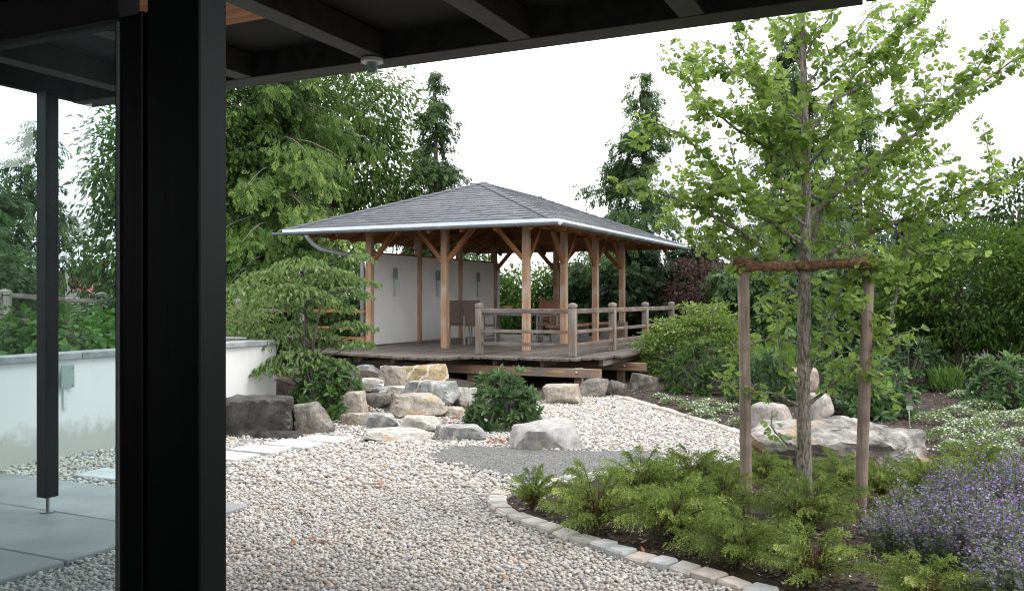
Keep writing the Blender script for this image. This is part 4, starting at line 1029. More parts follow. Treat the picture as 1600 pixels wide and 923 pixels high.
# ------------------------------------------------------------------ pavilion furniture
def armchair(loc, rz, label, backmat='wicker', legmat='grey_frame', tall=0.88):
    e = empty('armchair', loc, label, 'chair', 'chairs under the pavilion roof')
    def b(n, mn, mx, m):
        c = [(p + q) / 2 for p, q in zip(mn, mx)]
        o = bpy.data.objects.new(n, bm_mesh(n, box_arr([a - d for a, d in zip(mn, c)], [a - d for a, d in zip(mx, c)], 0.006), m)); COL.objects.link(o); o.parent = e; o.location = c; return o
    b('seat', (-0.24, -0.22, 0.41), (0.24, 0.22, 0.45), backmat)
    for sx in (-0.25, 0.25):
        for sy in (-0.23, 0.23):
            b('leg', (sx - 0.018, sy - 0.018, 0.0), (sx + 0.018, sy + 0.018, 0.62 if sy < 0 else 0.62), legmat)
        b('armrest', (sx - 0.03, -0.26, 0.621), (sx + 0.03, 0.25, 0.645), legmat)
        b('stretcher', (sx - 0.012, -0.21, 0.16), (sx + 0.012, 0.21, 0.185), legmat)
    bk = b('backrest', (-0.22, -0.02, -0.26), (0.22, 0.02, 0.26), backmat); bk.location = (0, 0.27, 0.44 + (tall - 0.44) * 0.52 + 0.05); bk.rotation_euler = (R_(-12), 0, 0)
    for k in range(6):
        s = bpy.data.objects.new('back_slat', bm_mesh('back_slat', box_arr((-0.215, -0.026, -0.028), (0.215, -0.0205, 0.028), 0.002), backmat)); COL.objects.link(s); s.parent = bk; s.location = (0, 0, -0.21 + k * 0.082)
    e.rotation_euler = (0, 0, rz); return e
zf = ZD + 0.006
armchair((-9.45, 17.15, zf), R_(200), 'dark slat-backed armchair in front of the white wall, left of the railing post', 'wicker')
armchair((-8.85, 17.0, zf), R_(172), 'brown armchair right behind the first railing post', 'wicker')
armchair((-7.75, 18.3, zf), R_(-80), 'pale-framed armchair between the two right-hand pavilion posts', 'teak')
armchair((-8.5, 19.7, zf), R_(5), 'red-brown armchair on the far side of the pavilion table', 'teak_red')
tb = empty('table', (-8.75, 18.4, zf), 'grey and teak table in the middle of the pavilion', 'table')
for k in range(6): box('table_slat', (-9.35, 17.95 + k * 0.15, zf + 0.68), (-8.15, 18.092 + k * 0.15, zf + 0.71), 'teak', tb, 0.004)
for sx in (-9.28, -8.22):
    for sy in (18.0, 18.8): box('leg', (sx - 0.03, sy - 0.03, zf), (sx + 0.03, sy + 0.03, zf + 0.62), 'grey_frame', tb, 0.004)
    box('apron', (sx - 0.02, 18.031, zf + 0.62), (sx + 0.02, 18.769, zf + 0.679), 'grey_frame', tb, 0.003)
for sy in (18.0, 18.8): box('apron', (-9.28, sy - 0.03, zf + 0.6205), (-8.22, sy + 0.03, zf + 0.679), 'grey_frame', tb, 0.003)
def lathe(prof, n=20):
    th = np.linspace(0, 2 * np.pi, n, endpoint=False); V = np.array([[r * math.cos(t), r * math.sin(t), z] for r, z in prof for t in th])
    F = [[i * n + j, i * n + (j + 1) % n, (i + 1) * n + (j + 1) % n, (i + 1) * n + j] for i in range(len(prof) - 1) for j in range(n)]
    return V, F
pot = top('pot', mk_mesh('pot', [lathe([(0.005, 0), (0.075, 0), (0.11, 0.06), (0.125, 0.13), (0.13, 0.14), (0.115, 0.14), (0.095, 0.04), (0.005, 0.03)])], True, ['tan_pot'], sharp=50), (-8.9, 18.5, zf + 0.7105))
tag(pot, 'small tan pot standing on the pavilion table', 'pot')
bn = empty('bench', (-7.35, 19.6, zf), 'long red-brown bench board along the right side of the pavilion', 'bench')
box('seat', (-7.62, 17.75, zf + 0.37), (-7.24, 21.45, zf + 0.415), 'teak_red', bn, 0.006)
for yy in (18.0, 19.6, 21.2):
    box('leg', (-7.56, yy - 0.04, zf), (-7.30, yy + 0.04, zf + 0.3695), 'grey_frame', bn, 0.005)

# ------------------------------------------------------------------ timber fence on the left
fence = empty('timber_fence', (-14.4, 15.6, 0.4), 'weathered three-rail timber fence behind the dogwood and along the terrace', 'fence')
FP = [(-12.55, 15.62, 0.28, 1.12), (-14.42, 15.60, 0.3, 1.28), (-13.75, 13.1, 0.35, 1.29), (-13.1, 10.8, 0.4, 1.30), (-12.35, 8.5, 0.42, 1.31), (-11.7, 6.4, 0.42, 1.32)]
for k, (x, y, z, h) in enumerate(FP): rail_post(x, y, z, h, fence, 0.14 if k else 0.12, 'fence_post')
segs = [((-10.89, 15.62), (-12.48, 15.62)), ((-12.62, 15.62), (-14.34, 15.60))] + [((a[0], a[1]), (b[0], b[1])) for a, b in zip(FP[1:-1], FP[2:])]
for a, b in segs:
    za = 0.0 if a[1] > 15.5 else (15.6 - a[1]) / 7.2 * 0.33; zb_ = 0.0 if b[1] > 15.5 else (15.6 - b[1]) / 7.2 * 0.33
    av = Vector((*a, 0)); bv = Vector((*b, 0)); u = (bv - av).normalized() * (0.085 if a[1] <= 15.6 else 0.003)
    for z, hh in ((1.31, 0.07), (0.945, 0.06), (0.73, 0.06)):
        m = 'larch_x' if a[0] == -10.89 else ('grey_x' if abs(u.x) > abs(u.y) else 'grey_y')
        beam('rail', av + u + Vector((0, 0, z + za)), bv - u + Vector((0, 0, z + zb_)), 0.06, hh, m, fence, 0.005, axis=0 if m != 'grey_y' else 1)

# ------------------------------------------------------------------ far houses glimpsed between the trees
def far_house(cx, cy, w, dpt, z0, ze, zr, rz, label):
    e = empty('house', (cx, cy, z0), label, 'house')
    def ch(n, bm, m):
        o = bpy.data.objects.new(n, bm_mesh(n, bm, m)); COL.objects.link(o); o.parent = e; return o
    ch('wall', box_arr((-w / 2, -dpt / 2, 0), (w / 2, dpt / 2, ze - z0), 0), 'house_white')
    bm = bmesh.new(); o_ = 0.5
    P = [(-w / 2 - o_, -dpt / 2 - o_, ze - z0 + 0.02), (w / 2 + o_, -dpt / 2 - o_, ze - z0 + 0.02), (w / 2 + o_, dpt / 2 + o_, ze - z0 + 0.02), (-w / 2 - o_, dpt / 2 + o_, ze - z0 + 0.02), (-w / 2 - o_, 0, zr - z0), (w / 2 + o_, 0, zr - z0)]
    v = [bm.verts.new(p) for p in P]
    for f in ((0, 1, 5, 4), (2, 3, 4, 5), (0, 4, 3), (1, 2, 5), (3, 2, 1, 0)): bm.faces.new([v[i] for i in f])
    bmesh.ops.recalc_face_normals(bm, faces=list(bm.faces)); ch('roof', bm, 'red_roof')
    for k in (-1, 0, 1):
        ch('window', box_arr((k * w * 0.28 - 0.5, -dpt / 2 - 0.03, (ze - z0) - 1.7), (k * w * 0.28 + 0.5, -dpt / 2 - 0.002, (ze - z0) - 0.5), 0.01), 'dark_room')
    e.rotation_euler = (0, 0, rz)
hx, hy = D(112, 46); far_house(hx, hy, 2.6, 3.0, -0.5, 1.75, 3.0, YAW + R_(90), 'distant house gable with red tiled roof seen through the glass pane')
hx, hy = D(838, 44); far_house(hx, hy, 5, 4, -1.5, 0.7, 1.75, YAW + R_(10), 'distant house with red tiled roof glimpsed through the pavilion')

# ================================================================== vegetation
def plant_obj(name, loc, label, cat, group=None): return empty(name, loc, label, cat, group)
def part_local(name, me, parent):
    o = bpy.data.objects.new(name, me); COL.objects.link(o); o.parent = parent; return o

# ---- conifers -----------------------------------------------------
def conifer_parts(seed, Ht, Rb, z0, levels, dens, L, Wd, droop, mat, power=0.85, nb=(4, 7), lat=0.30, bark='bark_dark', hang=0.8, bare_top=0.0):
    rng = np.random.default_rng(seed)
    tub = [tube([(0, 0, -0.2), (0.02 * Ht * rng.normal() * .3, 0.0, Ht * 0.5), (0, 0, Ht * 0.985)], [0.016 * Ht, 0.011 * Ht, 0.008], 7)]
    P, A, U, S, T = [], [], [], [], []
    for lv in range(levels):
        t = (lv + rng.uniform(-0.3, 0.3)) / levels; t = min(max(t, 0), 0.985)
        z = z0 + (Ht - z0) * t
        for k in range(rng.integers(*nb)):
            ln = Rb * ((1 - t) ** power + 0.05) * rng.uniform(0.34, 1.22)
            az = rng.uniform(0, 2 * np.pi); rad = np.array([math.cos(az), math.sin(az), 0]); sd = np.array([-rad[1], rad[0], 0])
            up0 = rng.uniform(0.05, 0.35) * (0.4 + t)
            s = np.linspace(0, 1, 5)
            br = rad[None] * (ln * s)[:, None] + np.array([0, 0, 1])[None] * (ln * (up0 * s - droop * s ** 2 + 0.10 * s ** 3))[:, None] + np.array([0, 0, z])
            tub.append(tube(br, np.linspace(0.010 + 0.006 * ln, 0.004, 5), 3, False))
            m = int(dens * (ln + 0.15)); 
            ss = rng.uniform(0.08, 1.0, m) ** 0.75
            la = rng.uniform(-1, 1, m) * lat * ln * (1.05 - 0.75 * ss)
            pos = rad[None] * (ln * ss)[:, None] + np.array([0, 0, 1])[None] * (ln * (up0 * ss - droop * ss ** 2 + 0.10 * ss ** 3))[:, None] + np.array([0, 0, z])
            pos = pos + sd[None] * la[:, None] + np.array([0, 0, -1])[None] * (np.abs(la) * 0.35 * rng.uniform(0.2, 1.6, m) + rng.uniform(0, 1, m) ** 2 * L * 1.6)[:, None]
            ax = rad[None] * rng.uniform(0.3, 1.0, (m, 1)) + sd[None] * (np.sign(la) * rng.uniform(0.1, 0.9, m))[:, None] + np.array([0, 0, -1])[None] * (rng.uniform(0.0, 1.5, m) * hang)[:, None]
            P.append(pos); A.append(ax); U.append(np.array([0, 0, 1.0]) + rng.normal(0, 0.45, (m, 3)) + rad * 0.35)
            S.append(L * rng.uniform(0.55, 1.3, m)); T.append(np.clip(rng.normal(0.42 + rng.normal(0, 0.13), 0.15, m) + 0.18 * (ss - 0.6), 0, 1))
    P, A, U, S, T = map(np.concatenate, (P, A, U, S, T))
    Vt, Ft = tubes(tub)
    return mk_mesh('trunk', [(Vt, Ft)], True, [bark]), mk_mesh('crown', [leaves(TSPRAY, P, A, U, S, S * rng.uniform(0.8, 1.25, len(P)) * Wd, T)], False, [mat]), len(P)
def conifer(px_, d, ytop, label, zb=0.0, name='conifer_tree', group=None, Ht=None, **kw):
    x, y = D(px_, d)
    top_z = EYE - (ytop - HOR) / FPX * d
    e = plant_obj(name, (x, y, zb), label, 'tree', group)
    a, b, n = conifer_parts(Ht=top_z - zb, **kw)
    part_local('trunk', a, e); part_local('crown', b, e)
    return e
conifer(432, 24.5, -60, 'big feathery conifer with drooping bright green sprays left of the pavilion', seed=1, Rb=3.5, z0=0.6, levels=40, dens=46, L=0.28, Wd=0.8, droop=0.46, mat='hemlock_leaf', power=0.42, nb=(5, 7), lat=0.30, bark='bark_grey', hang=1.9)
conifer(681, 31, 98, 'slender spruce rising behind the pavilion roof, left of its ridge', seed=2, Rb=3.3, z0=0.5, levels=22, dens=46, L=0.32, Wd=0.8, droop=0.5, mat='spruce_leaf', power=1.0, nb=(4, 7), lat=0.26, name='spruce_tree', hang=1.1)
conifer(1002, 28, 103, 'tall dark spruce standing right of the pavilion roof', seed=3, Rb=3.5, z0=0.5, levels=24, dens=48, L=0.31, Wd=0.8, droop=0.36, mat='spruce_leaf', power=1.08, nb=(4, 7), lat=0.25, name='spruce_tree', hang=1.0)
conifer(1240, 27, 30, 'tallest dark spruce directly behind the slim staked tree', seed=4, Rb=3.1, z0=0.4, levels=26, dens=44, L=0.31, Wd=0.8, droop=0.40, mat='spruce_leaf', power=0.85, nb=(5, 8), lat=0.28, name='spruce_tree', hang=1.0)
conifer(1345, 31, 105, 'narrow spruce tip right of the slim trunk, behind the leaves', seed=5, Rb=2.2, z0=0.4, levels=24, dens=24, L=0.38, Wd=0.8, droop=0.36, mat='spruce_leaf', power=0.85, nb=(3, 6), name='spruce_tree')
conifer(60, 25, 172, 'dark spruce seen through the glass pane behind the pin-footed post', zb=0.3, seed=6, Rb=2.6, z0=0.3, levels=22, dens=26, L=0.34, Wd=0.8, droop=0.26, mat='spruce_leaf', power=0.95, nb=(4, 6), name='spruce_tree')
conifer(-20, 20, 270, 'green spruce at the left edge of the glass pane', zb=0.3, seed=16, Rb=2.0, z0=0.2, levels=20, dens=36, L=0.30, Wd=0.8, droop=0.3, mat='spruce_leaf', power=0.6, nb=(5, 7), name='spruce_tree')

# dark evergreen masses at the back (each one a tree)
def dark_conifer(px_, d, ytop, Rb, seed, label, mat='dark_conifer'):
    conifer(px_, d, ytop, label, seed=seed, Rb=Rb, z0=0.15, levels=20, dens=34, L=0.34, Wd=0.95, droop=0.25, mat=mat, power=0.42, nb=(6, 8), lat=0.36, name='evergreen_tree', group='dark evergreens along the back')
dark_conifer(905, 29, 405, 1.3, 31, 'low dark evergreen seen between the right pavilion posts')
dark_conifer(985, 27, 375, 1.8, 32, 'dark evergreen under the far corner of the pavilion roof')
dark_conifer(1085, 25, 372, 1.7, 33, 'dark evergreen behind the loose light green bush')
dark_conifer(1170, 21, 392, 1.5, 34, 'dark evergreen behind the left tree stake', 'spruce_leaf')
dark_conifer(1262, 19.5, 398, 1.3, 35, 'dark evergreen directly behind the slim trunk', 'spruce_leaf')
dark_conifer(1345, 19.5, 385, 1.2, 36, 'dark evergreen behind the right tree stake')
dark_conifer(1430, 22, 330, 1.6, 37, 'dark evergreen left of the broad maple')

# ---- broadleaf trees and shrubs ------------------------------------
def clumps(rng, ell, n, per, L, Wd, cl_r, shell=0.55, hang=0.5, flat=1.0, tpl=T6, tint0=0.45, tvar=0.17, updir=0.35):
    """leaf clumps spread through an ellipsoid (cx,cy,cz,rx,ry,rz)"""
    c = np.array(ell[:3]); r = np.array(ell[3:])
    u = rand_unit(rng, n); rad = rng.uniform(shell ** 3, 1, n) ** (1 / 3.0)
    rad *= 1 + 0.12 * np.sin(u[:, 0] * 7 + u[:, 2] * 5) * np.cos(u[:, 1] * 6)
    C = c + u * rad[:, None] * r
    P = np.repeat(C, per, 0); m = len(P); uo = np.repeat(u, per, 0)
    off = rng.normal(0, 1, (m, 3)) * cl_r * np.array([1, 1, 0.75 * flat])
    P = P + off
    ax = uo * 0.7 + nrm(off) * 0.7 + np.array([0, 0, -hang]) + rng.normal(0, 0.35, (m, 3))
    up = np.array([0, 0, 1.0]) * (updir + 0.6) + rng.normal(0, 0.4, (m, 3)) + uo * 0.3
    S = L * rng.uniform(0.6, 1.3, m)
    T = np.clip(np.repeat(rng.normal(tint0, tvar * 0.8, n), per) + rng.normal(0, tvar * 0.7, m), 0, 1)
    return leaves(tpl, P, ax, up, S, S * Wd * rng.uniform(0.8, 1.2, m), T), C
def broad_tree(name, loc, label, cat, ells, mat, seed, L, Wd, per=10, cl_r=0.22, dens=1.0, hang=0.5, flat=1.0, bark='bark_dark', tr=0.12, shell=0.5, group=None, limbs=14, tint0=0.45, tvar=0.17):
    rng = np.random.default_rng(seed)
    e = plant_obj(name, loc, label, cat, group)
    gs, tub = [], []
    zt = max(el[2] for el in ells)
    tub.append(tube([(0, 0, -0.15), (rng.normal(0, .05), rng.normal(0, .05), zt * 0.45), (rng.normal(0, .08), rng.normal(0, .08), zt)], [tr, tr * 0.75, tr * 0.3], 8))
    for el in ells:
        g, C = clumps(rng, el[:6], int(el[6] * dens), per, L, Wd, cl_r, shell, hang, flat, tint0=tint0, tvar=tvar); gs.append(g)
        for k in rng.choice(len(C), min(limbs, len(C)), False):
            q = C[k]; b = np.array([0, 0, max(0.12, min(q[2] * rng.uniform(0.3, 0.75), zt * 0.9))])
            mid = (b + q) / 2 + rng.normal(0, 0.06, 3)
            tub.append(tube([b, mid, q], [tr * 0.35, tr * 0.2, 0.008], 5, False))
    Vt, Ft = tubes(tub)
    part_local('trunk', mk_mesh('trunk', [(Vt, Ft)], True, [bark]), e)
    part_local('crown', mk_mesh('crown', gs, False, [mat]), e)
    return e
def at(px_, d, z=0.0):
    x, y = D(px_, d); return (x, y, z)
# big walnut-like trees behind on the left
broad_tree('broadleaf_tree', at(505, 29.5), 'tall light green broadleaf tree behind the feathery conifer', 'tree',
           [(0.5, 0.2, 7.9, 2.6, 2.4, 1.7, 420), (1.2, 0.4, 6.0, 1.7, 2.0, 1.6, 260), (-0.4, 0.3, 4.6, 3.0, 2.2, 1.8, 300), (-2.3, 0, 6.8, 1.8, 1.8, 2.2, 220)], 'walnut_leaf', 41, 0.20, 0.42, per=15, cl_r=0.28, hang=0.9, tr=0.2)
broad_tree('broadleaf_tree', at(215, 21), 'broadleaf tree half hidden behind the door post, seen through the glass', 'tree',
           [(0.0, 0.2, 4.6, 1.25, 1.4, 1.6, 300), (-0.1, 0.2, 2.6, 1.5, 1.3, 1.5, 260)], 'walnut_leaf', 42, 0.17, 0.45, per=13, cl_r=0.22, hang=0.8, tr=0.15, tint0=0.3)
broad_tree('broadleaf_tree', at(330, 24), 'dense green tree showing just right of the door post', 'tree',
           [(0.0, 0.2, 6.4, 1.6, 1.5, 1.9, 260), (0.1, 0.0, 3.4, 1.8, 1.5, 1.8, 240)], 'walnut_leaf', 43, 0.18, 0.45, per=13, cl_r=0.24, hang=0.8, tr=0.15, tint0=0.33)
broad_tree('broadleaf_tree', (-17.4, -11.3, 0), 'leafy tree behind the house, seen only as a faint reflection in the pane', 'tree',
           [(0.0, 0.2, 3.2, 1.9, 1.9, 1.5, 150), (1.0, -1.0, 2.0, 1.9, 1.6, 1.4, 120)], 'dark_broadleaf', 51, 0.2, 0.45, per=10, cl_r=0.26, hang=0.8, tr=0.15)
# trees seen through and beside the pavilion
broad_tree('broadleaf_tree', at(835, 30), 'fresh green tree seen through the open pavilion', 'tree',
           [(0.0, 0.0, 1.75, 1.6, 1.2, 0.9, 240), (-0.8, -0.2, 1.1, 1.2, 1.0, 0.8, 130), (1.2, 0.3, 1.7, 1.0, 1, 0.9, 130)], 'mid_leaf', 44, 0.17, 0.42, per=12, cl_r=0.22, hang=0.4, tr=0.09)
broad_tree('broadleaf_tree', at(770, 33), 'green shrub tree behind the far end of the white pavilion wall', 'tree',
           [(0, 0, 1.4, 1.6, 1.1, 1.1, 200)], 'dark_broadleaf', 45, 0.17, 0.42, per=12, cl_r=0.22, tr=0.08, tint0=0.6)
broad_tree('red_leaf_shrub', at(1092, 21.5), 'purple-brown leaved shrub beyond the pavilion roof corner', 'shrub',
           [(0, 0, 1.75, 0.75, 0.7, 0.95, 170)], 'purple_leaf', 46, 0.10, 0.5, per=13, cl_r=0.14, tr=0.05)
broad_tree('maple_tree', at(1500, 15.2), 'broad olive green maple with layered foliage on the right', 'tree',
           [(0.25, 0.2, 1.75, 1.45, 1.3, 1.15, 430), (1.2, 0.1, 1.5, 1.0, 1.2, 1.1, 240), (-0.75, 0.3, 1.35, 0.7, 0.9, 0.9, 150)], 'maple_leaf', 47, 0.115, 0.34, per=24, cl_r=0.15, hang=0.35, flat=0.35, tr=0.07, shell=0.6)
broad_tree('broadleaf_tree', at(1475, 27), 'dark loose tree between the tall spruces and the right edge', 'tree',
           [(0.0, 0, 3.6, 1.3, 1.2, 1.4, 180), (0.8, 0, 2.6, 1.4, 1.2, 1.2, 150)], 'dark_broadleaf', 48, 0.17, 0.5, per=10, cl_r=0.24, tr=0.1)
broad_tree('broadleaf_tree', at(1590, 24), 'dark crowned tree at the far right edge behind the maple', 'tree',
           [(0.15, 0, 4.0, 1.25, 1.2, 1.2, 190), (0.1, 0, 2.6, 1.6, 1.2, 1.2, 150)], 'dark_broadleaf', 49, 0.17, 0.5, per=10, cl_r=0.24, tr=0.12)
broad_tree('broadleaf_tree', at(1690, 17), 'green tree beyond the right edge of the maple', 'tree',
           [(0, 0, 2.4, 1.2, 1.2, 1.6, 160)], 'dark_broadleaf', 50, 0.15, 0.5, per=10, cl_r=0.2, tr=0.1)
# ivy-like hedge behind the white wall and its neighbours
rngh = np.random.default_rng(60)
def hedge(loc, ells, seed, label, mat='ivy_leaf', L=0.12):
    broad_tree('hedge_shrub', loc, label, 'hedge', ells, mat, seed, L, 0.7, per=14, cl_r=0.14, hang=0.9, tr=0.04, shell=0.7, limbs=8, group='leafy hedge behind the white wall')
hedge((-9.6, 6.9, 0.42), [(0, 0, 0.40, 0.9, 0.9, 0.50, 190)], 61, 'leafy green hedge bush behind the wall, left in the glass pane')
hedge((-9.9, 8.3, 0.42), [(0, 0, 0.42, 0.9, 0.9, 0.52, 190)], 62, 'leafy green hedge bush behind the wall, nearest the door post in the pane')
hedge((-10.6, 5.6, 0.42), [(0, 0, 0.36, 0.9, 0.9, 0.46, 150)], 63, 'leafy green hedge bush behind the wall at the left edge of the pane')
hedge((-12.6, 11.8, 0.4), [(0, 0, 0.75, 1.2, 1.2, 0.9, 230)], 64, 'taller dark hedge bush behind the fence seen in the pane', 'dark_broadleaf')
hedge((-14.6, 9.6, 0.4), [(0, 0, 0.9, 1.3, 1.3, 1.1, 230)], 65, 'taller dark hedge bush behind the fence, farther left in the pane', 'dark_broadleaf')
hedge((-13.2, 17.6, 0.3), [(0, 0, 0.9, 1.5, 0.9, 1.1, 260)], 66, 'dark green bush behind the fence left of the pavilion', 'dark_broadleaf')
hedge((-15.4, 17.2, 0.3), [(0, 0, 1.0, 1.2, 0.9, 1.2, 200)], 67, 'dark green bush behind the capped fence post', 'dark_broadleaf')

# ---- dogwood with tiers of drooping leaves ---------------------------
def dogwood():
    rng = np.random.default_rng(70); d0 = 11.7
    bx, by = D(478, d0); base = np.array([bx, by, H(bx, by)])
    e = plant_obj('dogwood_tree', tuple(base), 'dogwood with flat tiers of drooping pale green leaves beside the steps', 'tree')
    tiers = [(470, 408, 62, 150), (425, 424, 58, 130), (518, 424, 58, 130), (562, 402, 26, 40), (390, 446, 50, 110), (455, 446, 78, 190), (540, 452, 48, 100), (580, 444, 16, 22), (430, 472, 72, 170), (505, 470, 58, 130),
             (395, 506, 48, 110), (460, 506, 70, 160), (545, 505, 34, 60), (420, 528, 60, 130), (500, 524, 55, 110), (560, 536, 26, 45), (470, 552, 72, 160), (520, 566, 45, 90), (425, 575, 40, 80), (396, 588, 22, 40), (575, 513, 18, 24)]
    P, A, U, S, T, tub = [], [], [], [], [], []
    tub.append(tube([(0, 0, -0.1), (0.03, 0, 0.5), (-0.02, 0.03, 1.0), (0, 0, 1.6)], [0.035, 0.03, 0.022, 0.006], 7))
    tub.append(tube([(0, 0, 0.0), (-0.15, 0.1, 0.6), (-0.3, 0.15, 1.3)], [0.03, 0.02, 0.006], 6)); tub.append(tube([(0, 0, 0.0), (0.2, -0.1, 0.7), (0.35, -0.1, 1.35)], [0.03, 0.02, 0.006], 6))
    for (x, y, hw, n) in tiers:
        dd = d0 + rng.uniform(-0.45, 0.45); c = W(x, y, dd) - base; w = hw / FPX * dd
        b = np.array([0, 0, max(0.1, c[2] - 0.15 - 0.3 * rng.random())])
        tub.append(tube([b, (b + c) / 2 + np.array([0, 0, 0.03]), c], [0.014, 0.009, 0.004], 5, False))
        n = int(n * 1.75); w *= 0.95
        th = rng.uniform(0, 2 * np.pi, n); r = np.sqrt(rng.random(n))
        lx = np.cos(th) * r * w; ly = np.sin(th) * r * min(0.34, w * 0.6)
        p = c[None] + np.outer(lx, np.array([RT[0], RT[1], 0])) + np.outer(ly, np.array([FW[0], FW[1], 0]))
        p[:, 2] += 0.05 - 0.20 * r ** 2 * w / 0.5 + rng.normal(0, 0.012, n)
        out = nrm(np.outer(lx, np.array([RT[0], RT[1], 0])) + np.outer(ly, np.array([FW[0], FW[1], 0])) + 1e-4)
        az = rng.uniform(0, 2 * np.pi, n); rd_ = np.stack([np.cos(az), np.sin(az), 0 * az], 1)
        A.append(out * 0.5 + rd_ * 0.6 + np.array([0, 0, -1]) * rng.uniform(0.45, 1.5, (n, 1))); P.append(p)
        U.append(np.array([0, 0, 1.0]) + rd_ * 0.5 + rng.normal(0, .25, (n, 3)))
        S.append(rng.uniform(0.055, 0.095, n)); T.append(np.clip(rng.normal(0.5, 0.2, n), 0, 1))
        for k in range(5):
            j = rng.integers(n); tub.append(tube([c, p[j]], [0.005, 0.002], 3, False))
    P, A, U, S, T = map(np.concatenate, (P, A, U, S, T))
    Vt, Ft = tubes(tub); part_local('trunk', mk_mesh('trunk', [(Vt, Ft)], True, ['bark_dark']), e)
    part_local('crown', mk_mesh('crown', [leaves(T6, P, A, U, S, S * 0.52, T)], False, ['dogwood_leaf']), e)
dogwood()
# bamboo-like shrub behind the dogwood
def narrow_shrub(px_, ybase, d, w, h, seed, label, mat='willow_leaf', n=1500, L=0.12, name='narrow_leaf_shrub', zb=0.4, Wd=0.16):
    rng = np.random.default_rng(seed); x, y = D(px_, d); e = plant_obj(name, (x, y, zb), label, 'shrub')
    tub, P, A = [], [], []
    ns = 26
    for k in range(ns):
        az = rng.uniform(0, 2 * np.pi); r = w / 2 * math.sqrt(rng.random()); hh = h * rng.uniform(0.6, 1.05) * (1 - 0.35 * (2 * r / w) ** 2)
        tip = np.array([math.cos(az) * r, math.sin(az) * r, hh]); mid = tip * np.array([0.45, 0.45, 0.6])
        tub.append(tube([(0.3 * tip[0] * .3, 0.3 * tip[1] * .3, 0), mid, tip], [0.008, 0.005, 0.002], 4, False))
        m = n // ns; s = rng.uniform(0.3, 1, m)[:, None]
        q = np.where(s < 0.6, mid * s / 0.6, mid + (tip - mid) * (s - 0.6) / 0.4); P.append(q + rng.normal(0, 0.05, (m, 3)))
        a2 = rng.uniform(0, 2 * np.pi, m); A.append(np.stack([np.cos(a2), np.sin(a2), rng.uniform(-0.5, 0.7, m)], 1))
    P = np.concatenate(P); A = np.concatenate(A); m = len(P)
    S = L * rng.uniform(0.6, 1.25, m)
    Vt, Ft = tubes(tub); part_local('stems', mk_mesh('stems', [(Vt, Ft)], True, ['bark_grey']), e)
    part_local('foliage', mk_mesh('foliage', [leaves(T4, P, A, np.array([0, 0, 1.0]) + rng.normal(0, 0.4, (m, 3)), S, S * Wd, np.clip(rng.normal(0.5, 0.2, m), 0, 1))], False, [mat]), e)
narrow_shrub(385, 0, 13.6, 1.3, 1.75, 71, 'pale narrow-leaved shrub behind the dogwood, beside the capped fence post')

# ---- rosette shrubs (rhododendron, peony) -----------------------------
def rosette_shrub(px_, ybase, wpx, ytop, mat, seed, label, L=0.12, Wd=0.34, n_ros=150, per=8, name='rhododendron', d=None, droop=0.25, depth=0.85, group=None):
    rng = np.random.default_rng(seed)
    if d is None: x, y, z = GH(px_, ybase); d = x * FW[0] + y * FW[1]
    else: x, y = D(px_, d); z = H(x, y)
    hpx = (EYE - z) * FPX / d + HOR - ytop
    w = wpx / FPX * d; h = hpx / FPX * d
    x += FW[0] * w * 0.3; y += FW[1] * w * 0.3
    e = plant_obj(name, (x, y, z), label, 'shrub', group)
    u = rand_unit(rng, n_ros); u[:, 2] = np.abs(u[:, 2]) * 1.1 - 0.12; u = nrm(u)
    r = rng.uniform(0.55, 1.0, n_ros) ** 0.5 * (1 + 0.20 * np.sin(u[:, 0] * 6 + seed) * np.cos(u[:, 1] * 5)) * rng.uniform(0.86, 1.1, n_ros)
    C = u * r[:, None] * np.array([w / 2, w / 2 * depth, h]) + np.array([0, 0, 0.05])
    C[:, 2] = np.maximum(C[:, 2], 0.06)
    tub = [tube([(0.12 * c[0], 0.12 * c[1], 0), c * np.array([0.55, 0.55, 0.5]), c], [0.010, 0.007, 0.004], 4, False) for c in C]
    P = np.repeat(C, per, 0); m = len(P); uo = np.repeat(u, per, 0)
    ref = nrm(np.cross(uo, np.array([0.3, 0.2, 0.9]))); ref2 = np.cross(uo, ref)
    ph = np.tile(np.linspace(0, 2 * np.pi, per, endpoint=False), n_ros) + np.repeat(rng.uniform(0, 6, n_ros), per) + rng.normal(0, 0.25, m)
    ax = (ref * np.cos(ph)[:, None] + ref2 * np.sin(ph)[:, None]) * 0.75 + uo * rng.uniform(0.2, 1.1, (m, 1)) + np.array([0, 0, 0.28 - droop])
    up = uo + np.array([0, 0, 0.5]) + rng.normal(0, 0.15, (m, 3))
    S = L * rng.uniform(0.65, 1.25, m)
    T = np.clip(np.repeat(rng.normal(0.48, 0.15, n_ros), per) + rng.normal(0, 0.13, m), 0, 1)
    Vt, Ft = tubes(tub); part_local('stems', mk_mesh('stems', [(Vt, Ft)], True, ['bark_grey']), e)
    part_local('foliage', mk_mesh('foliage', [leaves(T6, P, ax, up, S, S * Wd, T)], False, [mat]), e)
    return e
rosette_shrub(788, 676, 118, 590, 'rhodo_leaf', 80, 'glossy green rhododendron between the rock steps and the white granite boulder', L=0.14, Wd=0.30, n_ros=150, per=7)
rosette_shrub(500, 655, 108, 572, 'peony_leaf', 81, 'glossy dark green shrub under the dogwood beside the tall tan rock', L=0.12, n_ros=170, droop=0.5)
rosette_shrub(1104, 618, 112, 546, 'peony_leaf', 82, 'glossy peony in front of the loose light green bush', L=0.14, Wd=0.26, n_ros=170, name='peony')
rosette_shrub(1205, 634, 92, 562, 'rhodo_leaf', 83, 'glossy dark plant behind the rounded boulder and left stake', L=0.15, Wd=0.26, n_ros=110, name='peony')
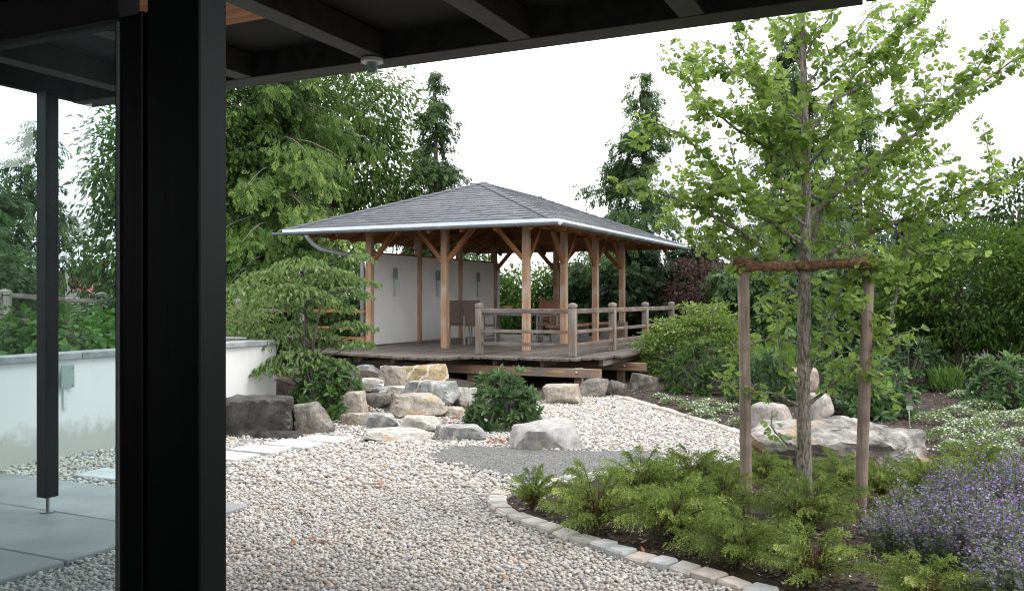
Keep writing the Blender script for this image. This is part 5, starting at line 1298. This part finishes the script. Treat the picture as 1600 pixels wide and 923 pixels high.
rosette_shrub(1365, 655, 128, 560, 'rhodo_leaf', 84, 'dark glossy rhododendron right of the right-hand stake', L=0.13, n_ros=210)
rosette_shrub(1432, 612, 108, 532, 'rhodo_leaf', 85, 'dark glossy rhododendron farther back, below the maple', L=0.14, n_ros=170)
rosette_shrub(1585, 640, 105, 562, 'rhodo_leaf', 86, 'dark glossy rhododendron at the right edge above the white flowers', L=0.13, n_ros=170)
rosette_shrub(1300, 612, 90, 548, 'peony_leaf', 87, 'green leafy plant between the slim trunk and the right stake', L=0.13, Wd=0.28, n_ros=120, name='peony')
# round light green bush by the deck corner
x_, y_, z_ = GH(1100, 600)
broad_tree('round_bush', (x_ + FW[0] * 0.7, y_ + FW[1] * 0.7, 0.0), 'loose light green bush at the right corner of the deck', 'shrub',
           [(0, 0, 0.55, 0.95, 0.8, 0.48, 210), (0.15, -0.1, 0.98, 0.62, 0.6, 0.30, 130), (0.22, 0, 1.26, 0.36, 0.4, 0.20, 60), (-0.62, -0.1, 0.86, 0.36, 0.4, 0.16, 50), (-0.92, 0, 0.70, 0.24, 0.3, 0.12, 26), (0.85, 0, 0.74, 0.30, 0.4, 0.26, 50), (-0.45, -0.2, 1.12, 0.26, 0.3, 0.12, 30),
            (0.62, 0, 1.18, 0.22, 0.2, 0.10, 22), (-0.12, 0.1, 1.40, 0.18, 0.2, 0.08, 16), (0.42, 0.1, 1.46, 0.14, 0.2, 0.07, 12), (-0.75, 0, 0.35, 0.36, 0.4, 0.24, 50)],
           'euonymus_leaf', 90, 0.058, 0.5, per=17, cl_r=0.085, hang=0.1, flat=0.42, tr=0.03, shell=0.45, limbs=16, bark='bark_grey', tvar=0.22)
# upright grassy clumps
def grassy(px_, ybase, wpx, ytop, seed, label, mat='grass_leaf', n=420, Wd=0.035):
    rng = np.random.default_rng(seed); x, y, z = GH(px_, ybase); d = x * FW[0] + y * FW[1]
    w = wpx / FPX * d; h = (ybase - ytop) / FPX * d
    e = plant_obj('leafy_perennial', (x, y, z), label, 'plant')
    az = rng.uniform(0, 2 * np.pi, n); r = np.sqrt(rng.random(n)) * w / 2
    P = np.stack([np.cos(az) * r, np.sin(az) * r, rng.uniform(0, 0.5, n) ** 1 * h], 1)
    A = np.stack([np.cos(az) * 0.3 + rng.normal(0, .25, n), np.sin(az) * 0.3 + rng.normal(0, .25, n), rng.uniform(0.5, 1.2, n)], 1)
    S = h * rng.uniform(0.4, 0.62, n)
    part_local('foliage', mk_mesh('foliage', [leaves(T4, P, A, rand_unit(rng, n), S, S * 0 + Wd, np.clip(rng.normal(0.5, 0.2, n), 0, 1))], False, [mat]), e)
    stems = [tube([(p[0], p[1], 0), (p[0] * 1.1, p[1] * 1.1, h * 0.7)], [0.005, 0.002], 3, False) for p in P[:30]]
    Vt, Ft = tubes(stems); part_local('stems', mk_mesh('stems', [(Vt, Ft)], True, ['bark_grey']), e)
grassy(1222, 590, 95, 528, 91, 'fine upright green perennial behind the slim trunk', n=600)
grassy(1512, 600, 60, 555, 92, 'fine upright perennial below the broad maple', n=420)
grassy(1478, 612, 40, 566, 93, 'small upright perennial left of the rhododendron at the right edge', n=260)

# ---- ground cover with white flowers -------------------------------
def ground_cover(mats_px, seed, label):
    rng = np.random.default_rng(seed); gs = []
    for (x, y, wpx, hpx) in mats_px:
        gx, gy, gz = GH(x, y); d = gx * FW[0] + gy * FW[1]; w = wpx / FPX * d; h = hpx / FPX * d
        n = int(2600 * w * w * 0.75) + 150
        az = rng.uniform(0, 2 * np.pi, n); r = np.sqrt(rng.random(n))
        lob = 1 + 0.18 * np.sin(az * 3 + x) + 0.10 * np.sin(az * 7 + y)
        px2 = gx + np.cos(az) * r * lob * w / 2; py2 = gy + np.sin(az) * r * lob * w / 2
        z = height(np.stack([px2, py2], 1)) + h * np.sqrt(np.clip(1 - r ** 2.2, 0, 1)) * rng.uniform(0.75, 1.08, n)
        P = np.stack([px2, py2, z], 1)
        A = np.stack([np.cos(az) * .6, np.sin(az) * .6, rng.uniform(0.0, 0.8, n)], 1) + rng.normal(0, .5, (n, 3))
        S = rng.uniform(0.025, 0.045, n)
        gs.append((*leaves(T4, P, A, np.array([0, 0, 1.0]) + rng.normal(0, .4, (n, 3)), S, S * 0.5, np.clip(rng.normal(.45, .2, n), 0, 1)), 0))
        m = int(n * 0.5); k = rng.choice(n, m, False)
        k = k[(np.sin(P[k, 0] * 9 + x) * np.sin(P[k, 1] * 8) + rng.normal(0, .6, m)) > -0.35]
        m = len(k)
        S2 = rng.uniform(0.022, 0.036, m)
        gs.append((*leaves(T4, P[k] + np.array([0, 0, 0.014]), rng.normal(0, 1, (m, 3)) * np.array([1, 1, .35]), np.array([0, 0, 1.0]) + rng.normal(0, .35, (m, 3)), S2, S2 * 0.8, rng.random(m)), 1))
    o = top('ground_cover', mk_mesh('ground_cover', gs, False, ['mat_leaf', 'mat_flower'])); tag(o, label, 'ground cover', kind='stuff')
ground_cover([(1462, 662, 60, 18), (1498, 650, 52, 14), (1530, 640, 60, 14), (1475, 690, 66, 20), (1520, 676, 80, 20), (1560, 662, 80, 18), (1545, 698, 80, 20), (1600, 690, 70, 20), (1492, 708, 55, 18), (1598, 655, 50, 14), (1510, 622, 60, 10), (1545, 612, 46, 8), (1570, 712, 60, 14)], 95, 'cushions of white-flowered ground cover on the right below the maple')
ground_cover([(1050, 630, 40, 8), (1082, 640, 50, 10), (1110, 634, 46, 9), (1096, 652, 46, 11), (1128, 645, 30, 7), (1150, 664, 30, 10), (1112, 663, 22, 7), (1030, 622, 24, 6), (1145, 640, 40, 8)], 96, 'low patches of pale ground cover beside the far stone edging')

# ---- junipers --------------------------------------------------------
def juniper_variant(seed, R, Ht, stems, upright=0.0):
    rng = np.random.default_rng(seed)
    P, A, S, T, tub, PD, AD = [], [], [], [], [], [], []
    for k in range(stems):
        az = k * 2.4 + rng.normal(0, 0.3); lean = (0.25 + 0.95 * math.sqrt((k + 0.5) / stems)) * (1 - 0.45 * upright)
        ln = R * rng.uniform(0.75, 1.15); hh = Ht * (1.12 - 0.50 * lean ** 1.7) * rng.uniform(0.75, 1.15)
        rad = np.array([math.cos(az), math.sin(az), 0]); sd = np.array([-rad[1], rad[0], 0]); sw = rng.normal(0, 0.25)
        def f(s):
            s = np.asarray(s, float)[:, None]
            return (rad + sd * sw * s) * ln * lean * (0.45 * s + 0.55 * s ** 1.7) + np.array([0, 0, 1]) * (hh * (1.75 * s - 0.72 * s ** 2.2) + 0.01)
        tub.append(tube(f(np.linspace(0, 1, 5)), np.linspace(0.008, 0.0015, 5), 3, False))
        ns = 20; tone = rng.normal(0, 0.12)
        for s in np.linspace(0.16, 1.0, ns):
            b = f([s])[0]; t = nrm(f([s + .04])[0] - b)
            for q in (-1, 1):
                sl = R * 0.34 * (1.12 - 0.72 * s) * rng.uniform(0.45, 1.25)
                dr = nrm(t * rng.uniform(0.6, 1.1) + nrm(np.cross(t, rand_unit(rng, 1)[0]) * 0.55 + sd * q) * rng.uniform(0.35, 0.9))
                m = 12; u = np.linspace(0.05, 1, m)
                pp = b + np.outer(u * sl, dr) + np.outer(-0.42 * sl * u ** 2, [0, 0, 1]) + rng.normal(0, 0.004, (m, 3))
                aa = dr * 1.0 + rng.normal(0, 0.55, (m, 3)) - np.outer(u, [0, 0, 0.5])
                if s < 0.36 and rng.random() < 0.6: PD.append(pp); AD.append(aa); continue
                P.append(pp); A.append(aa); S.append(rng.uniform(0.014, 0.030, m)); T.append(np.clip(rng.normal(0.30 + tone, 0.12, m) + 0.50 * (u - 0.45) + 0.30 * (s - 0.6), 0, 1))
    P, A, S, T = map(np.concatenate, (P, A, S, T)); n = len(P)
    Vt, Ft = tubes(tub)
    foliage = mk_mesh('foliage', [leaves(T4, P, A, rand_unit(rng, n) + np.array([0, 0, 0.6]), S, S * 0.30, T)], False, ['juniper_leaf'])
    PD = np.concatenate(PD); AD = np.concatenate(AD); m = len(PD)
    dead = mk_mesh('brown_twigs', [leaves(T4, PD, AD, rand_unit(rng, m), rng.uniform(0.014, 0.030, m), 0.006, rng.random(m))], False, ['juniper_dead'])
    return mk_mesh('stems', [(Vt, Ft, 0.5, 0)], True, ['bark_dark']), foliage, dead, n
JV = [juniper_variant(100, 0.50, 0.40, 34), juniper_variant(101, 0.52, 0.35, 36), juniper_variant(102, 0.44, 0.42, 28, 0.35), juniper_variant(103, 0.56, 0.32, 38)]
JUN = [ # base px, base py, variant, spread (photo px radius), height px, rot, label
 (832, 800, 2, 34, 82, 0.3, 'small upright juniper at the tip of the bed beside the curved cobbles'),
 (932, 830, 0, 78, 112, 1.0, 'bushy juniper second from the curved tip of the bed'),
 (1002, 778, 1, 66, 78, 2.1, 'juniper behind the second one, near the grey grit'),
 (1055, 842, 1, 88, 105, 0.5, 'wide juniper in the middle of the front clump'),
 (1088, 768, 3, 72, 76, 4.0, 'juniper at the back of the middle clump, against the pebbles'),
 (1130, 800, 0, 52, 78, 2.6, 'juniper immediately left of the left stake'),
 (1192, 752, 1, 44, 52, 5.2, 'juniper behind the left stake near the far pebbles'),
 (1152, 882, 3, 78, 92, 3.3, 'low spreading juniper in front of the left stake by the cobbles'),
 (1272, 910, 0, 76, 100, 0.9, 'pale front juniper at the bottom, between stake and cobbles'),
 (1262, 826, 3, 88, 92, 1.7, 'wide juniper at the foot of the slim trunk'),
 (1312, 768, 1, 52, 66, 3.9, 'juniper just behind the slim trunk in front of the outcrop'),
 (1376, 786, 2, 34, 78, 0.8, 'small upright juniper just right of the right stake'),
 (1452, 786, 3, 58, 86, 4.6, 'juniper below the right end of the outcrop'),
 (1528, 748, 1, 52, 62, 5.5, 'olive juniper in front of the white flowers on the right'),
 (1405, 832, 1, 42, 70, 0.2, 'juniper surrounded by purple catmint right of the right stake'),
 (1445, 948, 0, 76, 92, 1.3, 'juniper at the bottom edge on the right, in front of the catmint'),
]
for i, (x, y, v, rp_, hp_, rz, lb) in enumerate(JUN):
    gx, gy, gz = GH(x, y); st_, fo, de, _n = JV[v]; dd = gx * FW[0] + gy * FW[1]
    e = plant_obj('juniper_shrub', (gx, gy, gz), lb, 'shrub', 'junipers in the bed'); e.rotation_euler = (0, 0, rz)
    sx_ = 1.14 * rp_ / FPX * dd / (0.52, 0.54, 0.38, 0.58)[v]; sz_ = 0.90 * hp_ / FPX * dd / (0.42, 0.37, 0.50, 0.34)[v]
    e.scale = (sx_, sx_, sz_)
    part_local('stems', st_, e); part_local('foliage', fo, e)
    if de: part_local('brown_twigs', de, e)

# ---- catmint -----------------------------------------------------------
def catmint_variant(seed, stems, R, Ht):
    rng = np.random.default_rng(seed); P, A, S, T, Q, B, SQ, tub = [], [], [], [], [], [], [], []
    for k in range(stems):
        az = rng.uniform(0, 2 * np.pi); r = R * math.sqrt(rng.random()); h = Ht * rng.uniform(0.6, 1.1) * (1 - 0.35 * (r / R) ** 2)
        b = np.array([math.cos(az) * r * 0.45, math.sin(az) * r * 0.45, 0]); t = np.array([math.cos(az) * r, math.sin(az) * r, h]) + rng.normal(0, 0.02, 3)
        mid = (b + t) / 2 + np.array([0, 0, -0.02])
        tub.append(tube([b, mid, t], [0.004, 0.003, 0.0015], 3, False))
        m = 20; s = rng.uniform(0.1, 0.95, m)[:, None]; P.append(b + (t - b) * s + rng.normal(0, 0.012, (m, 3))); a2 = rng.uniform(0, 6.28, m); A.append(np.stack([np.cos(a2), np.sin(a2), rng.uniform(-.3, .6, m)], 1)); S.append(rng.uniform(0.018, 0.034, m))
        m = 14; s = rng.uniform(0.50, 1.03, m)[:, None]; s = 0.55 + np.round((s - 0.55) * 13) / 13
        Q.append(b + (t - b) * s + rng.normal(0, 0.010, (m, 3))); a2 = rng.uniform(0, 6.28, m); B.append(np.stack([np.cos(a2), np.sin(a2), rng.uniform(-.3, .5, m)], 1)); SQ.append(rng.uniform(0.012, 0.022, m))
    P, A, S, Q, B, SQ = map(np.concatenate, (P, A, S, Q, B, SQ)); n = len(P); m = len(Q)
    Vt, Ft = tubes(tub)
    return (mk_mesh('stems', [(Vt, Ft)], True, ['catmint_leaf']), mk_mesh('foliage', [leaves(T4, P, A, rand_unit(rng, n) + np.array([0, 0, .8]), S, S * 0.6, rng.random(n))], False, ['catmint_leaf']),
            mk_mesh('flowers', [leaves(T4, Q, B, rand_unit(rng, m), SQ, SQ * 0.75, rng.random(m))], False, ['catmint_flower']))
CV = [catmint_variant(120, 90, 0.30, 0.42), catmint_variant(121, 105, 0.34, 0.38), catmint_variant(122, 75, 0.27, 0.46)]
CAT = [(1405, 865, 0, 0.80, 'purple catmint clump closest to the right stake'), (1455, 838, 1, 0.95, 'purple catmint clump below the juniper and outcrop'), (1512, 852, 0, 1.0, 'purple catmint clump in the middle of the drift'),
       (1575, 862, 1, 1.05, 'purple catmint clump at the right edge, middle height'), (1545, 818, 2, 1.0, 'purple catmint clump at the back near the olive juniper'), (1610, 820, 0, 1.05, 'purple catmint clump at the right edge, farthest back'),
       (1560, 910, 2, 1.0, 'purple catmint clump low on the right in front of the drift'), (1625, 905, 1, 1.0, 'purple catmint clump cut by the right edge near the bottom'), (1470, 885, 2, 0.85, 'purple catmint clump behind the bottom junipers'),
       (1480, 800, 2, 0.8, 'small purple catmint clump left of the olive juniper'), (1600, 780, 2, 0.9, 'greyish catmint clump at the right edge beside the path'), (1600, 960, 0, 1.0, 'purple catmint clump in the bottom right corner')]
for i, (x, y, v, s, lb) in enumerate(CAT):
    gx, gy, gz = GH(x, y); e = plant_obj('catmint_plant', (gx, gy, gz), lb, 'flowers', 'drift of purple catmint'); e.rotation_euler = (0, 0, i * 1.3); e.scale = (s, s, s)
    for nm, me in zip(('stems', 'foliage', 'flowers'), CV[v]): part_local(nm, me, e)

# ---- staked ginkgo -------------------------------------------------------
DG = 6.38
def ginkgo():
    rng = np.random.default_rng(200)
    gx, gy = D(1257, DG); base = np.array([gx, gy, H(gx, gy)])
    e = plant_obj('ginkgo_tree', tuple(base), 'slim young ginkgo with bright fan-shaped leaves between two stakes', 'tree')
    tub = []
    tr = [W(1257, 800, DG), W(1257, 755, DG), W(1255, 600, DG), W(1257, 430, DG), W(1260, 330, DG), W(1258, 210, DG), W(1254, 50, DG), W(1251, -120, DG), W(1250, -190, DG)]
    tub.append(tube(np.array(tr) - base, [0.062, 0.053, 0.048, 0.044, 0.035, 0.028, 0.020, 0.010, 0.005], 12))
    BR = [ # pixels, depth drift (m), leaf density
     ([(1248, 428), (1190, 385), (1130, 345), (1060, 312), (985, 288), (955, 285)], -0.3, 1.0),
     ([(1249, 462), (1200, 425), (1145, 397), (1090, 372), (1035, 352)], 0.3, 1.0),
     ([(1254, 324), (1220, 284), (1205, 249), (1200, 204), (1182, 150), (1178, 110)], -0.25, 1.0),
     ([(1254, 192), (1215, 155), (1185, 120), (1155, 65), (1140, 20)], 0.2, 1.0),
     ([(1220, 160), (1160, 120), (1110, 92), (1062, 98)], 0.15, 1.0),
     ([(1262, 205), (1280, 190), (1330, 120), (1400, 65), (1440, 10), (1452, -15)], 0.3, 1.1),
     ([(1300, 160), (1360, 125), (1420, 95), (1482, 62)], 0.4, 1.0),
     ([(1262, 340), (1300, 308), (1350, 270), (1420, 205), (1510, 130), (1560, 65)], -0.35, 1.0),
     ([(1330, 285), (1380, 248), (1440, 202), (1520, 140), (1600, 82), (1625, 70)], 0.2, 1.1),
     ([(1268, 424), (1310, 388), (1390, 352), (1470, 318), (1540, 288), (1605, 262)], -0.15, 1.0),
     ([(1264, 400), (1290, 310), (1318, 245), (1340, 190), (1352, 150)], 0.35, 1.0),
     ([(1262, 632), (1300, 602), (1345, 562), (1390, 527), (1440, 512)], -0.32, 0.7),
     ([(1250, 635), (1215, 616), (1180, 612), (1135, 600), (1110, 590)], -0.2, 0.6),
     ([(1250, 610), (1225, 575), (1216, 530), (1220, 470)], -0.2, 0.8),
     ([(1250, 540), (1215, 525), (1160, 545), (1105, 545)], 0.2, 0.55),
     ([(1262, 590), (1285, 535), (1315, 450), (1338, 385)], -0.25, 0.7),
     ([(1390, 510), (1402, 455), (1420, 370), (1432, 300)], -0.2, 0.9),
     ([(1254, 382), (1180, 332), (1120, 262), (1072, 215), (1045, 200)], 0.1, 1.0),
     ([(1256, 265), (1205, 235), (1140, 195), (1085, 140), (1060, 110)], -0.4, 1.0),
     ([(1262, 300), (1310, 330), (1380, 300), (1440, 255)], 0.45, 1.0),
     ([(1262, 130), (1300, 80), (1340, 50), (1365, 10)], -0.2, 1.0), ([(1254, 90), (1280, 50), (1300, 20), (1310, -10)], -0.3, 1.2), ([(1254, 70), (1235, 40), (1215, 25)], -0.25, 1.2), ([(1254, 150), (1290, 130), (1325, 95), (1345, 85)], -0.4, 1.1), ([(1255, 235), (1230, 210), (1200, 195), (1165, 190)], -0.45, 1.1), ([(1260, 225), (1310, 205), (1370, 185), (1420, 150)], -0.3, 1.1), ([(1262, 355), (1230, 330), (1170, 300), (1110, 290)], -0.5, 1.0),
     ([(1256, 110), (1225, 70), (1200, 30), (1190, -20)], 0.3, 1.0),
     ([(1256, 280), (1240, 240), (1225, 190), (1232, 130)], -0.5, 0.9),
     ([(1262, 260), (1290, 230), (1300, 190), (1305, 140)], -0.5, 0.9),
     ([(1390, 352), (1430, 395), (1480, 400), (1530, 388)], -0.3, 1.0),
     ([(1340, 562), (1360, 600), (1395, 625)], -0.3, 0.8),
     ([(1252, 700), (1225, 690), (1205, 665), (1207, 640)], -0.2, 0.35),
     ([(1262, 450), (1300, 440), (1360, 430), (1400, 410)], -0.35, 1.0),
     ([(1255, 470), (1220, 480), (1185, 470)], -0.3, 0.8),
    ]
    LP, LA, LU, LS, LT = [], [], [], [], []
    view = np.array([FW[0], FW[1], 0])
    def spur(p, out, k):
        n = rng.integers(2, 5) if k else rng.integers(3, 6)
        az = rng.uniform(0, 2 * np.pi, n)
        dirs = nrm(out * 0.5 + rand_unit(rng, n) * 0.9 + np.array([0, 0, 0.05]))
        st = rng.uniform(0.02, 0.05, n)
        LP.append(p + dirs * st[:, None]); 
        a = nrm(dirs + np.array([0, 0, -0.55]) * rng.uniform(0, 1.4, (n, 1)))
        LA.append(a); LU.append(np.array([0, 0, 1.0]) + rand_unit(rng, n) * 0.8); LS.append(rng.uniform(0.036, 0.066, n)); LT.append(np.clip(rng.normal(0.45, 0.2, n), 0, 1))
        for q in range(n): pet.append(tube([p, p + dirs[q] * st[q]], [0.0012, 0.0012], 3, False))
    pet = []
    for (pts, drift, den) in BR:
        k = len(pts); P = np.array([W(x, y, DG + drift * (i / (k - 1)) ** 1.2) for i, (x, y) in enumerate(pts)]) - base
        # smooth the polyline
        u = np.linspace(0, k - 1, 5 * k); Q = np.stack([np.interp(u, np.arange(k), P[:, j]) for j in range(3)], 1)
        Q[1:-1] = (Q[:-2] + Q[1:-1] * 2 + Q[2:]) / 4; Q[1:-1] += rng.normal(0, 0.004, Q[1:-1].shape)
        L = np.linalg.norm(np.diff(Q, axis=0), axis=1).sum()
        r0 = 0.006 + 0.0085 * L
        tub.append(tube(Q, np.linspace(min(r0, 0.021), 0.0028, len(Q)), 6, False))
        cum = np.concatenate([[0], np.cumsum(np.linalg.norm(np.diff(Q, axis=0), axis=1))])
        s = 0.16
        while s < L:
            p = np.array([np.interp(s, cum, Q[:, j]) for j in range(3)])
            spur(p, rand_unit(rng, 1)[0], 0)
            if rng.random() < 0.42 * den and s > 0.2:
                t = nrm(Q[min(np.searchsorted(cum, s) + 1, len(Q) - 1)] - p)
                dr = nrm(t * 0.6 + rand_unit(rng, 1)[0] * 0.9 + np.array([0, 0, 0.25]))
                tl = rng.uniform(0.10, 0.38)
                q = p + dr * tl + np.array([0, 0, 0.04])
                tub.append(tube([p, (p + q) / 2 + rng.normal(0, 0.01, 3), q], [0.004, 0.003, 0.0015], 4, False))
                for v in np.arange(0.05, tl, 0.036):
                    spur(p + (q - p) * v / tl, dr, 1)
            s += rng.uniform(0.037, 0.058) / den
    for yy in np.arange(-110, 330, 5.0):
        if rng.random() < 0.5: spur(W(1254 + rng.normal(0, 3), yy, DG - 0.02 + rng.normal(0, 0.02)) - base, rand_unit(rng, 1)[0], 0)
    LP, LA, LU, LS, LT = map(np.concatenate, (LP, LA, LU, LS, LT)); n = len(LP)
    Vt, Ft = tubes(tub); part_local('trunk', mk_mesh('trunk', [(Vt, Ft)], True, ['bark_pale']), e)
    Vl, Fl, Tl = leaves(TFAN, LP, LA, LU, LS, LS, LT); Vp, Fp = tubes(pet)
    part_local('crown', mk_mesh('crown', [(Vl, Fl, Tl), (Vp, Fp, 0.6)], False, ['ginkgo_leaf']), e)
    print('GINKGO', n)
ginkgo()
def stake(xb, yb, xt, yt, d, label):
    p0 = W(xb, yb + 25, d); p1 = W(xt, yt, d)
    z = H(p0[0], p0[1]); b = np.array([p0[0], p0[1], z])
    n = 9; P = np.array([p0 + (p1 - p0) * i / (n - 1) for i in range(n)]) - b
    rng = np.random.default_rng(int(xb)); rad = 0.040 + rng.normal(0, 0.0010, n)
    P = np.vstack([P, P[-1] + nrm(P[-1] - P[-2]) * 0.006]); rad = np.append(rad, 0.034)
    V, F = tubes([tube(P, rad, 14)])
    o = top('tree_stake', mk_mesh('tree_stake', [(V, F)], True, ['stake_wood'], sharp=40), b); tag(o, label, 'stake', 'round stakes either side of the slim tree')
    return p1
d1, d2 = 6.36, 6.20
s1 = stake(1167, 800, 1161, 404, d1, 'round wooden stake left of the slim trunk')
s2 = stake(1343, 815, 1358, 396, d2, 'leaning round wooden stake right of the slim trunk')
# coir rope tie
rp = empty('tie_rope', tuple(W(1257, 416, DG)), 'thick brown coir rope tied between the two stakes and round the trunk', 'rope')
def twist(P, r, name):
    V, F = tubes([tube(P, r, 9)]); child(name, mk_mesh(name, [(V, F)], True, ['coir']), rp)
k = np.linspace(0, 1, 40)
a0 = W(1163, 416, d1 - 0.045); a1 = W(1352, 410, d2 - 0.045); tm = W(1257, 418, DG + 0.075)
P = np.array([a0 + (a1 - a0) * t + np.array([0, 0, -0.008 * math.sin(math.pi * t)]) + np.append(FW, 0) * 0.14 * math.exp(-((t - 0.49) / 0.2) ** 2) for t in k])
P += np.stack([0 * k, 0 * k, 0.003 * np.sin(k * 60)], 1); twist(P, 0.036 + 0.0015 * np.sin(k * 50), 'rope_span')
for (c, nm) in ((W(1161, 414, d1), 'a'), (W(1357, 411, d2), 'b')):
    for j in range(3):
        th = np.linspace(0, 2 * np.pi, 20); R = 0.052
        Q = np.stack([c[0] + R * np.cos(th), c[1] + R * np.sin(th), c[2] + 0.030 - j * 0.032 + 0.004 * np.sin(th + j)], 1)
        twist(Q, 0.021, 'rope_coil')
th = np.linspace(0, 2 * np.pi, 22); c = W(1258, 418, DG)
twist(np.stack([c[0] + 0.064 * np.cos(th), c[1] + 0.064 * np.sin(th), c[2] + 0.006 * np.sin(2 * th)], 1), 0.021, 'rope_coil')
print('TRIS', sum(sum(len(p.vertices) - 2 for p in m.polygons) if len(m.polygons) < 3000 else len(m.loops) - 2 * len(m.polygons) for m in bpy.data.meshes))

# thin metal plant marker by the outcrop
mx_, my_, mz_ = GH(1421, 700)
pm = empty('plant_marker', (mx_, my_, mz_), 'thin metal plant marker rod beside the right end of the craggy outcrop', 'plant marker')
Vp, Fp = tubes([tube([(mx_, my_, mz_ - 0.05), (mx_, my_, mz_ + 0.42)], 0.006, 6)])
child('rod', mk_mesh('rod', [(Vp, Fp)], True, ['steel']), pm)
box('tag_plate', (mx_ - 0.03, my_ - 0.008, mz_ + 0.40), (mx_ + 0.03, my_ - 0.0065, mz_ + 0.44), 'zinc', pm, 0.001)
